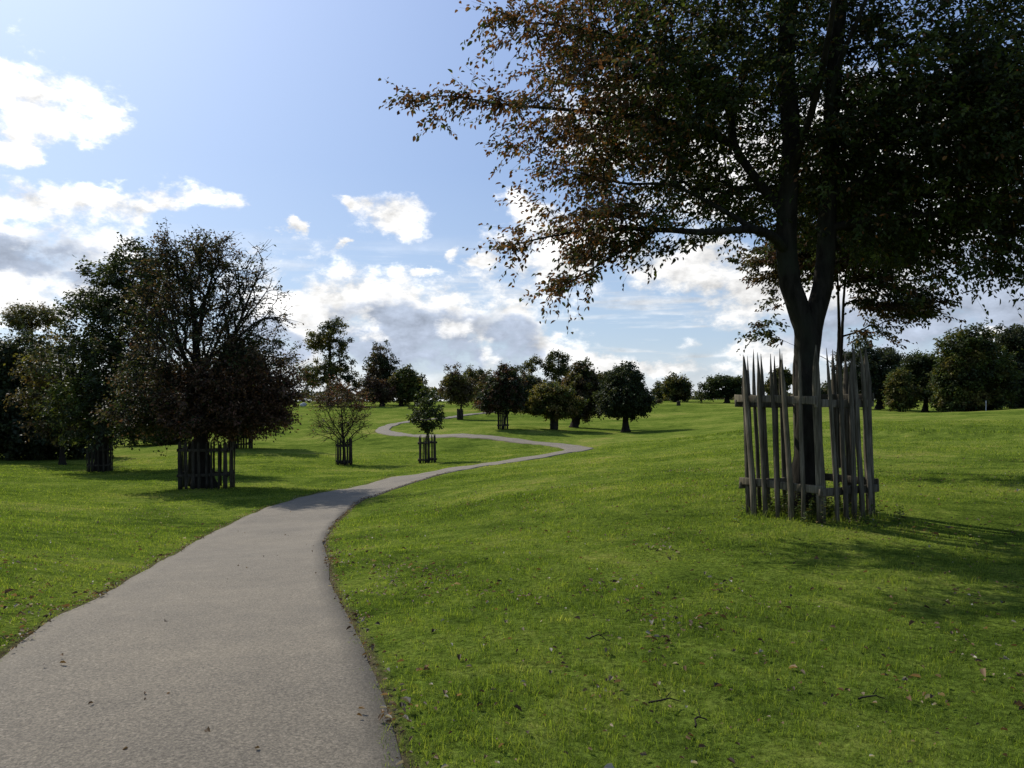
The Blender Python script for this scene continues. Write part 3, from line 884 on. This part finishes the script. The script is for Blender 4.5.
    gc = N(nt, 'ShaderNodeVectorMath', operation='SCALE', ins={0: (0.44, 0.505, 0.625), 'Scale': gcv})
    cc = N(nt, 'ShaderNodeMix', data_type='RGBA', ins={0: core, 6: wc.outputs[0], 7: gc.outputs[0]})
    s0 = N(nt, 'ShaderNodeVectorMath', operation='SCALE', ins={0: sky.outputs[0], 'Scale': SKY})
    clear = ramp(nt, M('MULTIPLY', el, 1.6), [(0.0, (0.54, 0.66, 0.80)), (0.18, (0.42, 0.56, 0.78)), (0.45, (0.29, 0.425, 0.72)), (0.8, (0.24, 0.36, 0.68))])
    clear = N(nt, 'ShaderNodeMix', data_type='RGBA', ins={0: M('MULTIPLY', nearsun, 0.75, clamp=True), 6: clear, 7: (0.66, 0.74, 0.86, 1)}).outputs[2]
    glow = N(nt, 'ShaderNodeVectorMath', operation='SCALE', ins={0: clear, 'Scale': M('MULTIPLY_ADD', nearsun, 0.75, 0.95)})
    ss = N(nt, 'ShaderNodeMix', data_type='RGBA', ins={0: 0.72, 6: s0.outputs[0], 7: glow.outputs[0]})
    ss = N(nt, 'ShaderNodeVectorMath', operation='SCALE', ins={0: ss.outputs[2], 'Scale': 1.0})
    mx = N(nt, 'ShaderNodeMix', data_type='RGBA', ins={0: alpha, 6: ss.outputs[0], 7: cc.outputs[2]})
    inv = N(nt, 'ShaderNodeVectorMath', operation='SCALE', ins={0: mx.outputs[2], 'Scale': 1.0/SKY})
    bg = N(nt, 'ShaderNodeBackground', ins={0: inv.outputs[0], 1: SKY})
    nt.links.new(bg.outputs[0], out.inputs[0])
SKY = 0.10

# ================================================================== build
build_world()
build_ground(); build_lane()
build_grass(); build_litter()

def sun_lamp():
    l = bpy.data.lights.new('sun', 'SUN'); l.energy = 5.0; l.angle = math.radians(0.53); l.color = (1.0, 0.95, 0.87)
    o = bpy.data.objects.new('sun', l); C.objects.link(o)
    o.rotation_euler = Vector(-SUN).to_track_quat('-Z', 'Y').to_euler(); o.location = (-30, 30, 40)
sun_lamp()
def tone_beech(lp, cc, rng):
    """leaves that have turned copper on the outer left and lower side of the old beech"""
    x0 = wx(800, 10.3)
    t = smooth(-0.9, -3.9, lp[:, 0]-x0)+0.25*wave_noise(lp, 0.35, 91)
    pick = rng.random(len(lp)) < np.clip(t, 0.04, 0.85)
    cop = np.array(PAL['copper'])[rng.integers(0, 3, len(lp))]*0.85
    bro = np.array(PAL['brown'])[rng.integers(0, 3, len(lp))]
    mixc = np.where((rng.random(len(lp)) < 0.75)[:, None], cop, bro)
    return np.where(pick[:, None], mixc, cc)

def tone_left(lp, cc, rng):
    """the lower right of the big tree by the lane has gone russet"""
    z0 = wz(365, 29); x0 = wx(185, 29)
    t = smooth(0.6, -0.8, lp[:, 2]-z0)*smooth(-1.0, 1.0, lp[:, 0]-x0)
    pick = rng.random(len(lp)) < np.clip(t+0.12, 0, 0.9)
    rus = np.array(PAL['russet'])[rng.integers(0, 3, len(lp))]
    return np.where(pick[:, None], rus, cc)

def build_trees():
    # ---- foreground beech, two stems from one bole
    tree('beech_tree', 'largest tree, a beech with two stems in the tall guard, left boughs turned copper', 'tree', 806, 10.3,
         [(800,40,215,165,1.2,1.2,2.6),(640,110,115,85,1.1,.3,1.7),(590,20,90,60,.8,0.2,1.3),(560,125,70,38,.7,0,.8),(520,110,60,22,.8,0,.5),(470,102,40,10,.6,0,.25),(430,100,22,8,.3,0,.2),
          (610,220,85,32,1.7,0,1.0),(545,243,42,12,.6,0,.35),(600,262,55,22,.9,0.2,.5),(575,280,22,12,.5,.2,.3),(700,205,70,36,.45,.3,1.0),(660,246,45,14,.7,-.2,.5),
          (930,150,130,95,2.1,.3,2.4),(960,238,75,40,1.1,0,1.4),(1000,272,35,20,.5,0,.6),(1060,90,150,150,1.0,0,2.6),(850,180,80,40,.4,1.6,1.0),(800,-160,230,130,.7,0,3.2),(530,18,35,14,.4,.2,.3)],
         0.175, 2350, (0.068, 0.038), (5, 15, 0.50), ('dark', 'green', 'dark'),
         trunk=[(803,518),(805,470),(807,420),(807,370),(806,335),(802,318),(790,285),(786,250),(788,200),(791,140),(786,70),(790,0),(795,-90),(790,-190)],
         limbs=[([(807,385),(809,350),(815,318,.05),(825,285,.1),(833,230,.2),(836,170,.2),(838,110,.2),(840,40,.1),(846,-60,0),(850,-170,0)], .150, .065),
                ([(787,255),(772,243,-.2),(745,236,-.4),(700,240,-.5),(650,236,-.4),(600,232,-.2),(550,238,-.1),(512,245)], .07, .008),
                ([(786,215),(765,180,.2),(742,140,.3),(735,95,.4),(700,60,.4),(640,30,.4),(560,15,.3),(510,15,.2)], .075, .008),
                ([(742,140,.3),(700,122,.2),(640,115,.1),(570,110),(500,104),(450,96),(415,98)], .05, .006),
                ([(745,236,-.4),(715,215,-.3),(670,190,-.2),(620,185,-.1),(570,170)], .04, .008),
                ([(650,236,-.4),(610,258,0),(580,275,.1),(562,286,.2)], .03, .006),
                ([(834,225,.2),(870,222,-.1),(920,222,-.4),(965,240,-.6),(1010,282,-.5)], .065, .008),
                ([(835,180,.2),(880,140,.4),(940,110,.5),(1010,90,.4),(1080,60,.3)], .06, .010),
                ([(838,120,.2),(860,60,.9),(885,-10,1.6),(900,-90,2.0)], .06, .012),
                ([(788,180),(790,120,-.9),(780,50,-1.8),(770,-40,-2.2)], .06, .012),
                ([(836,160,.2),(815,100,-.6),(830,30,-1.2),(840,-60,-1.5)], .05, .012)],
         seed=5, ttop=0.5, flare=0.05, gap=0.45, flat=0.5, shell=0.36, droop=0.16, fine=True, bark=M_BARK, twr=0.0022, bf=0.22, color_fn=tone_beech, step=0.16, rt=0.005, wl=0.4,
         forced=[(410,98),(424,102),(438,94),(454,100),(468,92),(436,124),(498,16),(508,8),(516,22),(506,245),(518,243),(530,250),(560,288),(566,282),(576,276),(1000,270)])
    guard('tall weathered picket guard around the largest beech at right', 809.5, 10.3, 1.08, 2.17, math.radians(34), 5, (0.185, 0.695), None, (-0.055, 0.0), 13, 0.066, 0.04, 0.105, 0.46, wood=M_WOOD)
    # ---- slim copper tree behind it
    tree('slim_beech_tree', 'slim dark copper tree with two thin stems just behind the largest beech', 'tree', 838, 17.5,
         [(795,262,48,24,1,0,.9),(765,258,26,9,.5),(770,330,16,12,.4),(860,262,55,26,1,0,1.0),(895,300,45,20,1,0,.9),(835,240,70,26,1,0,1.1),(920,312,20,9,.4),(775,300,18,10,.3),(868,335,20,10,.4),(830,200,50,25,.6,0,.9)],
         0.075, 720, (0.085, 0.052), (3, 12, 0.40), ('russet', 'dark', 'brown'),
         trunk=[(838,480),(838,420),(838,370),(839,330),(838,290),(836,250),(834,205)],
         limbs=[([(838,400),(842,370,.1),(846,330,.2),(848,290,.2),(852,250,.2),(850,215,.2)], .05, .015)],
         seed=9, flat=0.35, shell=0.4, droop=0.12, fine=True, twr=0.002, rt=0.004, bf=0.3, step=0.14, wl=0.3)
    # ---- the pair beside the lane
    tree('lane_tree', 'large russet tree beside the lane with bare upper right branches, in a broad guard', 'tree', 203, 29,
         [(192,262,34,32,1.2,0,0,.75),(165,290,30,35,.9,0,0,.8),(215,300,40,40,.8,0,0,.6),(252,308,34,42,.6,0,0,.35),(240,262,26,26,.4,0,0,.3),(215,250,22,18,.4,0,0,.6),(190,340,60,60,.8,0,0,.55),(245,380,55,48,1.3),(160,395,48,40,1.1),(205,405,72,28,1.2),(278,392,20,26,.7),(148,418,36,16,.6),(252,416,38,16,.8)],
         0.36, 1500, (0.112, 0.070), (4, 11, 0.55), ('dark', 'brown', 'dark'),
         trunk=[(203,487),(201,450),(199,410),(197,370),(195,330),(192,300),(190,275)],
         limbs=[([(199,405),(215,370,.3),(232,330,.4),(248,290,.4),(258,268,.4)], .12, .02), ([(198,395),(225,360,-.5),(262,325,-.8),(285,320,-.8)], .10, .02),
                ([(199,400),(182,360,.3),(168,320,.5),(160,285,.5)], .12, .02), ([(200,425),(230,402,.6),(265,395,.9),(292,395,1)], .10, .015),
                ([(200,425),(170,405,-.6),(140,395,-.8)], .10, .015), ([(196,340),(210,300,-.4),(222,262,-.5),(225,245,-.5)], .08, .015),
                ([(198,380),(205,340,1.2),(215,300,1.8)], .10, .02), ([(198,380),(195,350,-1.3),(185,310,-1.9)], .10, .02), ([(198,370),(228,335,.5),(262,290,.5),(268,275,.5)], .07, .012)],
         seed=12, flat=0.7, shell=0.3, droop=0.05, bark=M_BARK_D, twr=0.010, rt=0.014, bf=0.55, clear=2.3, color_fn=tone_left, wl=0.5)
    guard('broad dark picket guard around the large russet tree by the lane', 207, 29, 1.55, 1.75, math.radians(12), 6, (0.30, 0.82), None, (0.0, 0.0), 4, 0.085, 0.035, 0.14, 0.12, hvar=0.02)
    tree('green_tree', 'dark green round tree left of the russet lane tree, grey guard at its foot', 'tree', 101, 43,
         [(128,305,42,55,1.2),(100,320,36,45,1),(150,285,26,38,.7),(115,375,58,48,1.4),(150,400,40,40,1.2),(85,395,28,38,.8),(110,418,45,25,.9),(140,265,22,18,.3)],
         0.36, 900, (0.19, 0.125), (4, 12, 0.7), ('dark', 'green', 'blue'), trunk=[(101,472),(103,440),(108,400),(118,350),(125,290)],
         seed=14, flat=0.5, shell=0.3, droop=0.05, twr=0.007, rt=0.014, wl=0.5)
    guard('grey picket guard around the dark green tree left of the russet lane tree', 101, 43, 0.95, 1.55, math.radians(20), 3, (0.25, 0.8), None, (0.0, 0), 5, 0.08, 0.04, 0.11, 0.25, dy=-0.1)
    tree('rear_tree', 'tree hidden behind the russet lane tree, only its trunk and lowest leaves showing', 'tree', 232, 63,
         [(235,385,40,40,1),(250,410,30,25,.8),(215,405,30,28,.8)], 0.30, 420, (0.28, 0.18), (4, 10, 0.8), ('brown', 'dark'), seed=16, twr=0.01, rt=0.02)
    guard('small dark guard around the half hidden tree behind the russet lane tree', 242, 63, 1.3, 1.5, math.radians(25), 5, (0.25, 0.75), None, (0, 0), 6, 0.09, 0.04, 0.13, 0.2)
    # ---- mass at the left edge
    tree('evergreen_tree', 'dense dark evergreen reaching the ground at the left edge', 'tree', 12, 56,
         [(8,385,36,45,1.3),(28,362,24,30,.8),(-25,385,40,55,1),(20,420,45,40,1.4),(55,425,36,34,1.2),(90,435,26,24,.8)], 0.35, 1000, (0.27, 0.18), (4, 12, 0.8), ('blue', 'dark'), seed=18, flat=0.7, rt=0.02)
    tree('pale_tree', 'thin pale crowned tree rising above the dark evergreen at the left edge', 'tree', 34, 66,
         [(32,316,24,11,1),(18,324,14,9,.5),(48,320,15,11,.6),(36,345,18,25,.5)], 0.22, 190, (0.22, 0.14), (3, 9, 0.7), ('pale', 'olive'), seed=20, twr=0.012, rt=0.022, shell=0.4)
    tree('yellowing_tree', 'yellowing tree in front of the dark evergreen at left', 'tree', 62, 50,
         [(48,370,24,16,1),(60,345,20,20,.8),(38,395,20,18,.9),(22,412,12,8,.4),(65,400,26,28,.9),(60,425,22,12,.8),(62,385,22,22,.8)], 0.18, 260, (0.22, 0.14), (3, 9, 0.7), ('yellow', 'olive', 'brown', 'dark'), seed=22, flat=0.4, twr=0.01, rt=0.016)
    tree('holly_bush', 'low dark bush seen under the boughs between the two guarded trees', 'bush', 158, 78,
         [(158,428,34,16,1),(140,420,18,16,.6),(178,425,18,18,.6)], 0.12, 420, (0.28, 0.19), (3, 9, 0.6), ('dark', 'blue'), seed=23, rt=0.02)
    # ---- young trees
    tree('rusty_sapling', 'young tree with a rusty drying crown over bare lower branches, in a guard', 'sapling', 342, 50,
         [(340,398,25,15,1.4,0,0,.6),(325,404,16,12,.8,0,0,.6),(356,405,18,12,.9,0,0,.6),(340,387,18,7,.5,0,0,.6),(340,424,30,16,1.6,0,0,.06),(322,428,16,14,.5,0,0,.05),(360,426,16,14,.5,0,0,.05)], 0.13, 420, (0.13, 0.075), (3, 7, 0.5), ('red', 'brown', 'red'),
         trunk=[(344,464),(344,448),(343,436),(342,420),(341,405)],
         limbs=[([(344,445),(330,430,.2),(316,420,.3)], .045, .012), ([(344,445),(358,430,.2),(372,424,.3)], .045, .012), ([(344,440),(333,420,-.4),(326,402,-.6)], .05, .012),
                ([(343,440),(353,420,.5),(360,402,.7)], .05, .012), ([(343,440),(345,420,-.8),(348,404,-1)], .045, .012), ([(344,447),(336,436,.8),(322,424,1)], .04, .01), ([(344,447),(354,438,-.6),(364,428,-.9)], .04, .01),
                ([(343,440),(338,425,.8),(334,405,1.2)], .045, .012), ([(344,446),(326,436,-.3),(308,432,-.4)], .035, .008), ([(344,446),(362,437,.3),(374,432,.4)], .035, .008)],
         seed=25, flat=0.8, droop=-0.15, twr=0.008, rt=0.011, bf=0.5, shell=0.5)
    sap_group = 'picket guards of the young trees'
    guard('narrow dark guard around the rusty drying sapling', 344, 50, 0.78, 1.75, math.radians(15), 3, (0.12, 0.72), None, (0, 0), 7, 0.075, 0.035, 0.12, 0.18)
    tree('green_sapling', 'slender green sapling beside the lane, crown tapering to a point above its guard', 'sapling', 428, 49,
         [(426,400,9,15,.7),(427,413,14,13,1.2),(428,425,13,8,.9),(417,417,8,8,.5),(438,416,7,10,.5),(426,388,4,6,.25)], 0.06, 120, (0.16, 0.12), (3, 7, 0.28), ('green', 'dark', 'green'),
         trunk=[(428,463),(428,445),(427,425),(427,405),(426,385)], seed=27, flat=0.7, twr=0.006, rt=0.006, shell=0.5)
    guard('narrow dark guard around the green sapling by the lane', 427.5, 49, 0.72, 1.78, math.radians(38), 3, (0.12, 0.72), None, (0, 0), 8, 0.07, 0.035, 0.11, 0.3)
    # ---- across the dip
    tree('brown_lime_tree', 'brownish tree with a knotted top, its small guard beside the far bend of the lane', 'tree', 459, 118,
         [(457,386,12,14,1.2),(455,369,6,7,.6),(449,390,7,8,.5),(466,391,8,9,.6),(458,401,5,6,.3)], 0.20, 150, (0.32, 0.21), (7, 9, 0.7), ('brown', 'olive'), seed=30, rt=0.03)
    guard('tiny dark guard beside the far bend of the lane', 460, 118, 0.6, 1.7, math.radians(10), 3, (0.2, 0.75), None, (0, 0), 9, 0.12, 0.05, 0.18, 0.15)
    tree('copper_beech_tree', 'dark purple rounded tree across the dip with a thin trunk in its guard', 'tree', 503, 74,
         [(503,390,17,18,1.3),(493,398,12,13,.9),(513,398,11,12,.9),(506,375,8,9,.6),(488,404,6,5,.5),(515,404,8,5,.5)], 0.11, 640, (0.22, 0.15), (4, 12, 0.38), ('dark', 'russet', 'blue'), seed=32, rt=0.015, flat=0.6)
    guard('dark guard around the purple rounded tree across the dip', 503, 74, 0.62, 1.85, math.radians(35), 3, (0.2, 0.8), None, (0, 0), 10, 0.09, 0.04, 0.14, 0.15)
    tree('spreading_tree', 'low spreading tree with yellowish top and short trunk across the dip', 'tree', 554, 76,
         [(552,395,20,11,1.1),(540,404,16,9,1),(568,404,14,10,1),(553,409,22,7,1),(530,408,8,6,.5)], 0.2, 520, (0.22, 0.15), (4, 12, 0.4), ('yellow', 'olive', 'green', 'olive'), seed=34, rt=0.016, flat=0.35)
    guard('low dark guard round the trunk of the spreading yellowish tree', 554, 76, 0.42, 1.5, math.radians(20), 3, (0.3, 0.8), None, (0, 0), 11, 0.12, 0.05, 0.16, 0.1)
    tree('twin_trunk_tree', 'dark tree with a broad double trunk between the spreading tree and the egg shaped tree', 'tree', 574, 86,
         [(583,388,17,22,1.2),(576,398,15,16,1),(592,398,12,16,.9),(582,372,9,9,.5),(590,412,9,7,.6)], 0.38, 600, (0.26, 0.18), (4, 12, 0.42), ('dark', 'brown', 'olive'), seed=36, rt=0.02,
         limbs=[([(577,425),(580,415,.3),(586,400,.4),(590,385,.4)], .3, .06)])
    tree('egg_shaped_tree', 'dense dark egg shaped tree standing alone at the right of the group across the dip', 'tree', 626, 77,
         [(624,388,17,21,1.2),(624,400,23,16,1.4),(609,403,11,11,.8),(639,402,11,12,.8),(626,374,7,8,.6)], 0.36, 1100, (0.22, 0.15), (4, 12, 0.38), ('dark', 'dark', 'blue'), seed=38, rt=0.018, flat=0.7, droop=0.1)
    # ---- far trees, left of centre
    far = [
     ('oak_tree', 'tall open crowned oak on the skyline between the lane tree and the conical tree', 330, 190, [(330,338,19,18,1),(318,345,14,12,.6),(342,350,12,14,.6),(328,372,24,18,1),(312,375,16,16,.7),(348,380,14,14,.7),(330,328,12,7,.5)], .7, 105, (.5,.34), (9,9,1.3), ('dark','olive'), 40),
     ('conical_tree', 'tall conical dark tree on the skyline right of the open oak', 382, 200, [(380,350,9,12,.6),(381,366,15,14,1),(374,375,11,12,.7),(391,376,11,13,.7),(383,388,15,12,1)], .5, 200, (.55,.37), (4,8,0.68), ('dark','brown'), 41),
     ('brown_tree', 'small brown tree with short trunk in front of the conical tree', 382, 185, [(374,390,12,11,1),(386,392,10,9,.8)], .5, 120, (.55,.38), (4,8,0.56), ('brown','russet'), 42),
     ('olive_tree', 'olive green rounded tree right of the conical tree', 401, 188, [(398,386,10,13,1),(406,382,11,14,1),(408,370,5,7,.4),(404,394,12,8,.8)], .5, 200, (.52,.35), (4,8,0.56), ('olive','green'), 43),
     ('olive_shrub_tree', 'small olive tree behind the green sapling', 416, 192, [(415,385,9,11,1),(418,393,9,8,.8)], .4, 110, (.5,.34), (4,8,0.50), ('dark','olive'), 44),
     ('skyline_tree', 'dark loose tree behind the brownish tree at the far bend', 477, 210, [(475,376,11,9,1),(484,381,10,9,.8),(470,384,10,8,.8),(480,394,16,10,.9)], .5, 75, (.5,.34), (9,9,1.3), ('dark','olive'), 45),
     ('hazel_tree', 'olive tree leaning against the left side of the purple rounded tree', 487, 150, [(487,390,11,14,1),(484,402,10,9,.8)], .4, 150, (.45,.3), (4,8,0.50), ('olive','brown'), 46),
     ('pine_tree', 'left one of two tall tufted trees behind the spreading tree', 533, 205, [(531,364,12,7,1),(522,370,9,6,.6),(541,368,9,6,.6),(530,382,15,9,1),(541,391,12,9,.8)], .45, 62, (.5,.34), (9,9,1.25), ('dark','olive'), 47),
     ('tall_pine_tree', 'right one of two tall tufted trees behind the spreading tree', 559, 205, [(558,358,8,6,1),(565,363,7,6,.7),(560,371,11,7,1),(552,366,7,6,.5),(558,384,11,9,1)], .45, 55, (.5,.34), (9,9,1.2), ('dark','olive'), 48),
     ('russet_bush', 'reddish bush below the right tufted tree', 572, 170, [(572,384,8,6,1),(577,390,8,7,1)], .3, 80, (.5,.34), (3,7,.8), ('red','russet'), 49),
     ('brown_bush_tree', 'brown rounded tree below the left tufted tree', 527, 165, [(526,386,14,10,1),(532,396,13,10,1)], .4, 160, (.5,.34), (4,8,0.50), ('brown','dark'), 50),
     ('gap_tree', 'dark narrow tree in the gap left of the egg shaped tree', 603, 160, [(604,382,8,10,1),(600,394,10,12,1),(610,378,6,7,.5)], .4, 150, (.5,.34), (4,8,0.50), ('dark','olive'), 51),
     ('hedge_tree', 'small dark tree just right of the egg shaped tree on the skyline', 660, 225, [(659,391,6,8,1),(662,396,6,5,1)], .3, 70, (.55,.36), (3,7,.8), ('dark','olive'), 52),
     ('field_shrub', 'tiny round shrub in the open field right of the egg shaped tree', 659, 170, [(659,401,2.2,2,1)], .05, 20, (.25,.16), (3,7,.3), ('dark','brown'), 53),
     ('round_tree', 'round tree standing alone on the skyline, tiny guard in the field before it', 676, 205, [(676,388,12,12,1.2),(672,382,7,7,.5),(681,390,9,9,.6)], .6, 230, (.55,.37), (3,9,.9), ('dark','olive'), 54),
     ('cedar_tree', 'flat topped wide cedar on the skyline left of the tall picket guard', 727, 190, [(724,381,15,4.5,1),(734,383,10,5,.8),(712,386,10,4,.7),(704,394,9,4.5,.7),(732,391,11,5,.8),(715,393,9,4,.6)], .6, 260, (.5,.34), (3,9,.9), ('dark','green'), 55),
     ('shelter_tree', 'distant small tree seen through the left pickets of the tall guard', 781, 180, [(781,378,9,9,1),(776,386,9,8,.8)], .4, 140, (.55,.36), (4,8,0.56), ('dark','olive'), 56),
     ('distant_tree', 'distant tree seen through the right pickets of the tall guard', 832, 190, [(828,392,12,7,1),(838,388,9,9,.8)], .4, 130, (.55,.36), (4,8,0.56), ('pale','dark'), 57),
    ]
    for nm, lab, px, d, bl, rb, n, lf, tw, pal, sd in far:
        tree(nm, lab, 'bush' if 'bush' in nm or 'shrub' == nm[-5:] else 'tree', px, d, bl, rb, int(n*DENSE), lf, tw, pal, seed=sd, rt=rb*0.05, flat=0.3 if 'cedar' in nm else 0.6, shell=0.4, gap=0.45, ttop=0.2)
    guard('tiny dark guard alone in the open field before the round skyline tree', 678.5, 170, 0.42, 1.1, math.radians(15), 1, (0.2, 0.75), None, (0, 0), 12, 0.16, 0.06, 0.22, 0.15)
    # ---- right edge
    right = [
     ('lime_tree', 'dark tree with visible trunk directly right of the tall guard', 880, 128, [(866,365,26,26,1.3),(885,362,17,17,.9),(872,384,28,14,1),(895,368,8,10,.4),(850,385,18,12,.6)], .6, 200, (.38,.25), (8,10,1.0), ('dark','blue'), 60),
     ('thorn_tree', 'mid dark tree with arching crown, trunk at the edge of the far wood', 925, 118, [(914,362,13,9,.9),(925,380,17,18,1.2),(932,366,14,11,.9),(915,385,18,14,1),(938,390,12,14,.9)], .4, 190, (.36,.24), (8,9,.9), ('dark','green'), 61),
     ('sunlit_side_bush', 'sunlit left side of the arching tree at right, put into yellow green leaves', 900, 113, [(899,377,9,7,1),(893,387,6,8,.8),(904,392,13,11,1),(894,398,7,5,.6),(901,403,12,6,1)], .15, 220, (.33,.21), (3,9,.6), ('olive','green','olive'), 62),  # sunlit side of the arching tree, put into brighter leaf colours
     ('yew_tree', 'largest dark tree of the right hand wood, foliage down to the grass', 966, 108, [(962,355,20,26,1),(955,385,18,28,1.2),(975,345,16,20,.8),(985,380,26,34,1.4),(945,392,8,18,.6),(962,400,24,14,1)], .6, 640, (.38,.25), (4,10,.8), ('dark','green','olive'), 63),
     ('edge_tree', 'dark tree with airy top at the right edge', 1016, 112, [(1012,342,20,16,1),(1030,350,20,20,1),(1015,375,26,28,1.3),(1035,390,25,24,1)], .6, 240, (.36,.24), (8,10,.9), ('dark','blue'), 64),
    ]
    for nm, lab, px, d, bl, rb, n, lf, tw, pal, sd in right:
        tree(nm, lab, 'bush' if 'bush' in nm else 'tree', px, d, bl, rb, int(n*1.6), lf, tw, pal, seed=sd, rt=0.022, shell=0.36, gap=0.3)

def far_wood():
    """belt of woodland along the skyline that reads as one mass"""
    rng = np.random.default_rng(77)
    P = []
    for x0, x1, h, d in ((-60, 120, 22, 210), (240, 455, 17, 250), (462, 615, 14, 262), (640, 760, 5, 330), (770, 870, 12, 260), (880, 1100, 22, 190)):
        n = int((x1-x0)*16)
        px = x0+(x1-x0)*rng.random(n)
        top = h*(0.62+0.38*np.sin(px*0.16+x0)*np.sin(px*0.047+1.3))
        q = rng.random(n)**0.7
        dd = d+rng.normal(size=n)*6
        x = wx(px, dd); y = dd
        z0 = ground_z(x, y)
        P.append(np.column_stack([x, y, z0+0.2+q*top/F*d]))
    P = np.concatenate(P); n = len(P)
    di = norm(rng.normal(size=(n, 3))*np.array([1, 1, .4])); nr = norm(np.array([0, -0.3, 1.0])+rng.normal(size=(n, 3))*0.8)
    col = np.array(PAL['dark']+PAL['olive']+PAL['blue'])[rng.integers(0, 9, n)]
    L = 1.15*np.exp(rng.normal(size=n)*0.3)
    me = leaf_mesh('far_wood', P, di, nr, L, L*0.75, col, False)
    setting(link('far_wood', me, M_LEAF), 'stuff', 'dark belt of far woodland along the skyline', 'woodland')

def small_things():
    # wooden marker post by the right hand wood
    px, d = 986, 104
    o = thing('marker_post', 'thin pale post standing in front of the largest dark tree at right', 'post', (wx(px, d), d, gz(wx(px, d), d)))
    link('shaft', picket_mesh(1.35, 0.13, 0.11, 0.06, 501), M_STONE, o)
    link('cap', rail_mesh(0.17, 0.05, 0.15, 502), M_STONE, o, (0, 0, 1.36))
    # rounded pale object of unknown kind under the far trees
    rng = np.random.default_rng(5)
    px, d = 303, 188
    x, y = wx(px, d), d
    V = []; Q = []
    nu, nv = 14, 9
    for j in range(nv):
        ph = math.pi*(j/(nv-1)-0.5)
        for i in range(nu):
            a = i/nu*2*math.pi
            r = 1+0.14*math.sin(3*a+1+ph)+0.10*math.cos(2*a-ph*3)
            V.append((0.85*r*math.cos(ph)*math.cos(a)+0.12*math.sin(ph), 0.55*r*math.cos(ph)*math.sin(a), 0.45+0.55*math.sin(ph)*(1+0.1*math.cos(a))))
    for j in range(nv-1):
        for i in range(nu):
            Q.append((j*nu+i, j*nu+(i+1) % nu, (j+1)*nu+(i+1) % nu, (j+1)*nu+i))
    b = link('pale_object', new_mesh('pale_object', V, Q, None, False), M_STONE, None, (x, y, wz(399.5, d)))
    b.location.z = gz(x, y)-0.05
    b['label'] = 'small pale object under the far trees right of the russet lane tree'; b['category'] = 'pale_object'

def weeds():
    """nettles and rank weeds that the mower cannot reach inside the tall guard"""
    rng = np.random.default_rng(61)
    base = []; di = []; L = []
    for _ in range(150):
        r = abs(rng.normal())*0.42+0.1; a = rng.random()*6.283
        x, y = GUARD_C[0]+r*math.cos(a), GUARD_C[1]+r*math.sin(a)
        z = gz(x, y); h = 0.14+0.30*rng.random()*(1-r*0.3)
        lx, ly = rng.normal()*0.15, rng.normal()*0.15
        k = int(8+h*40)
        for i in range(k):
            f = (i+1)/k
            base.append((x+lx*f*h, y+ly*f*h, z+f*h)); b = rng.random()*6.283
            di.append((math.cos(b), math.sin(b), -0.1+0.4*rng.random())); L.append(0.05*(1.2-0.6*f)*(0.7+0.6*rng.random()))
    base = np.array(base); di = norm(np.array(di)); L = np.array(L); n = len(L)
    nr = norm(np.array([0, 0, 1.0])+rng.normal(size=(n, 3))*0.4)
    col = np.array([(.045, .075, .018), (.06, .085, .02), (.075, .08, .025)])[rng.integers(0, 3, n)]*np.exp(rng.normal(size=(n, 1))*0.2)
    setting(link('weeds', leaf_mesh('weeds', base, di, nr, L, L*0.5, col, True), M_LEAF), 'stuff', 'rank green weeds growing inside the tall picket guard', 'weeds')

build_trees(); far_wood(); small_things(); weeds()


cam = bpy.data.cameras.new('camera'); cam.sensor_width = 36; cam.lens = F/1024*36
cam.shift_y = (HY-384)/1024; cam.clip_start = 0.05; cam.clip_end = 8000
co = bpy.data.objects.new('camera', cam); C.objects.link(co)
co.location = (0, 0, EYE); co.rotation_euler = (math.pi/2, 0, 0)
SC.camera = co
vs = SC.view_settings
SC.display_settings.display_device = 'sRGB'
vs.view_transform = 'Standard'; vs.look = 'None'; vs.exposure = 0.14; vs.gamma = 1.0; vs.use_curve_mapping = False
cy = SC.cycles
cy.max_bounces = 5; cy.diffuse_bounces = 2; cy.glossy_bounces = 2; cy.transmission_bounces = 3; cy.transparent_max_bounces = 4
cy.caustics_reflective = False; cy.caustics_refractive = False; cy.sample_clamp_indirect = 4.0
cy.use_denoising = True; cy.denoiser = 'OPENIMAGEDENOISE'; cy.denoising_prefilter = 'NONE'; cy.denoising_input_passes = 'RGB_ALBEDO_NORMAL'
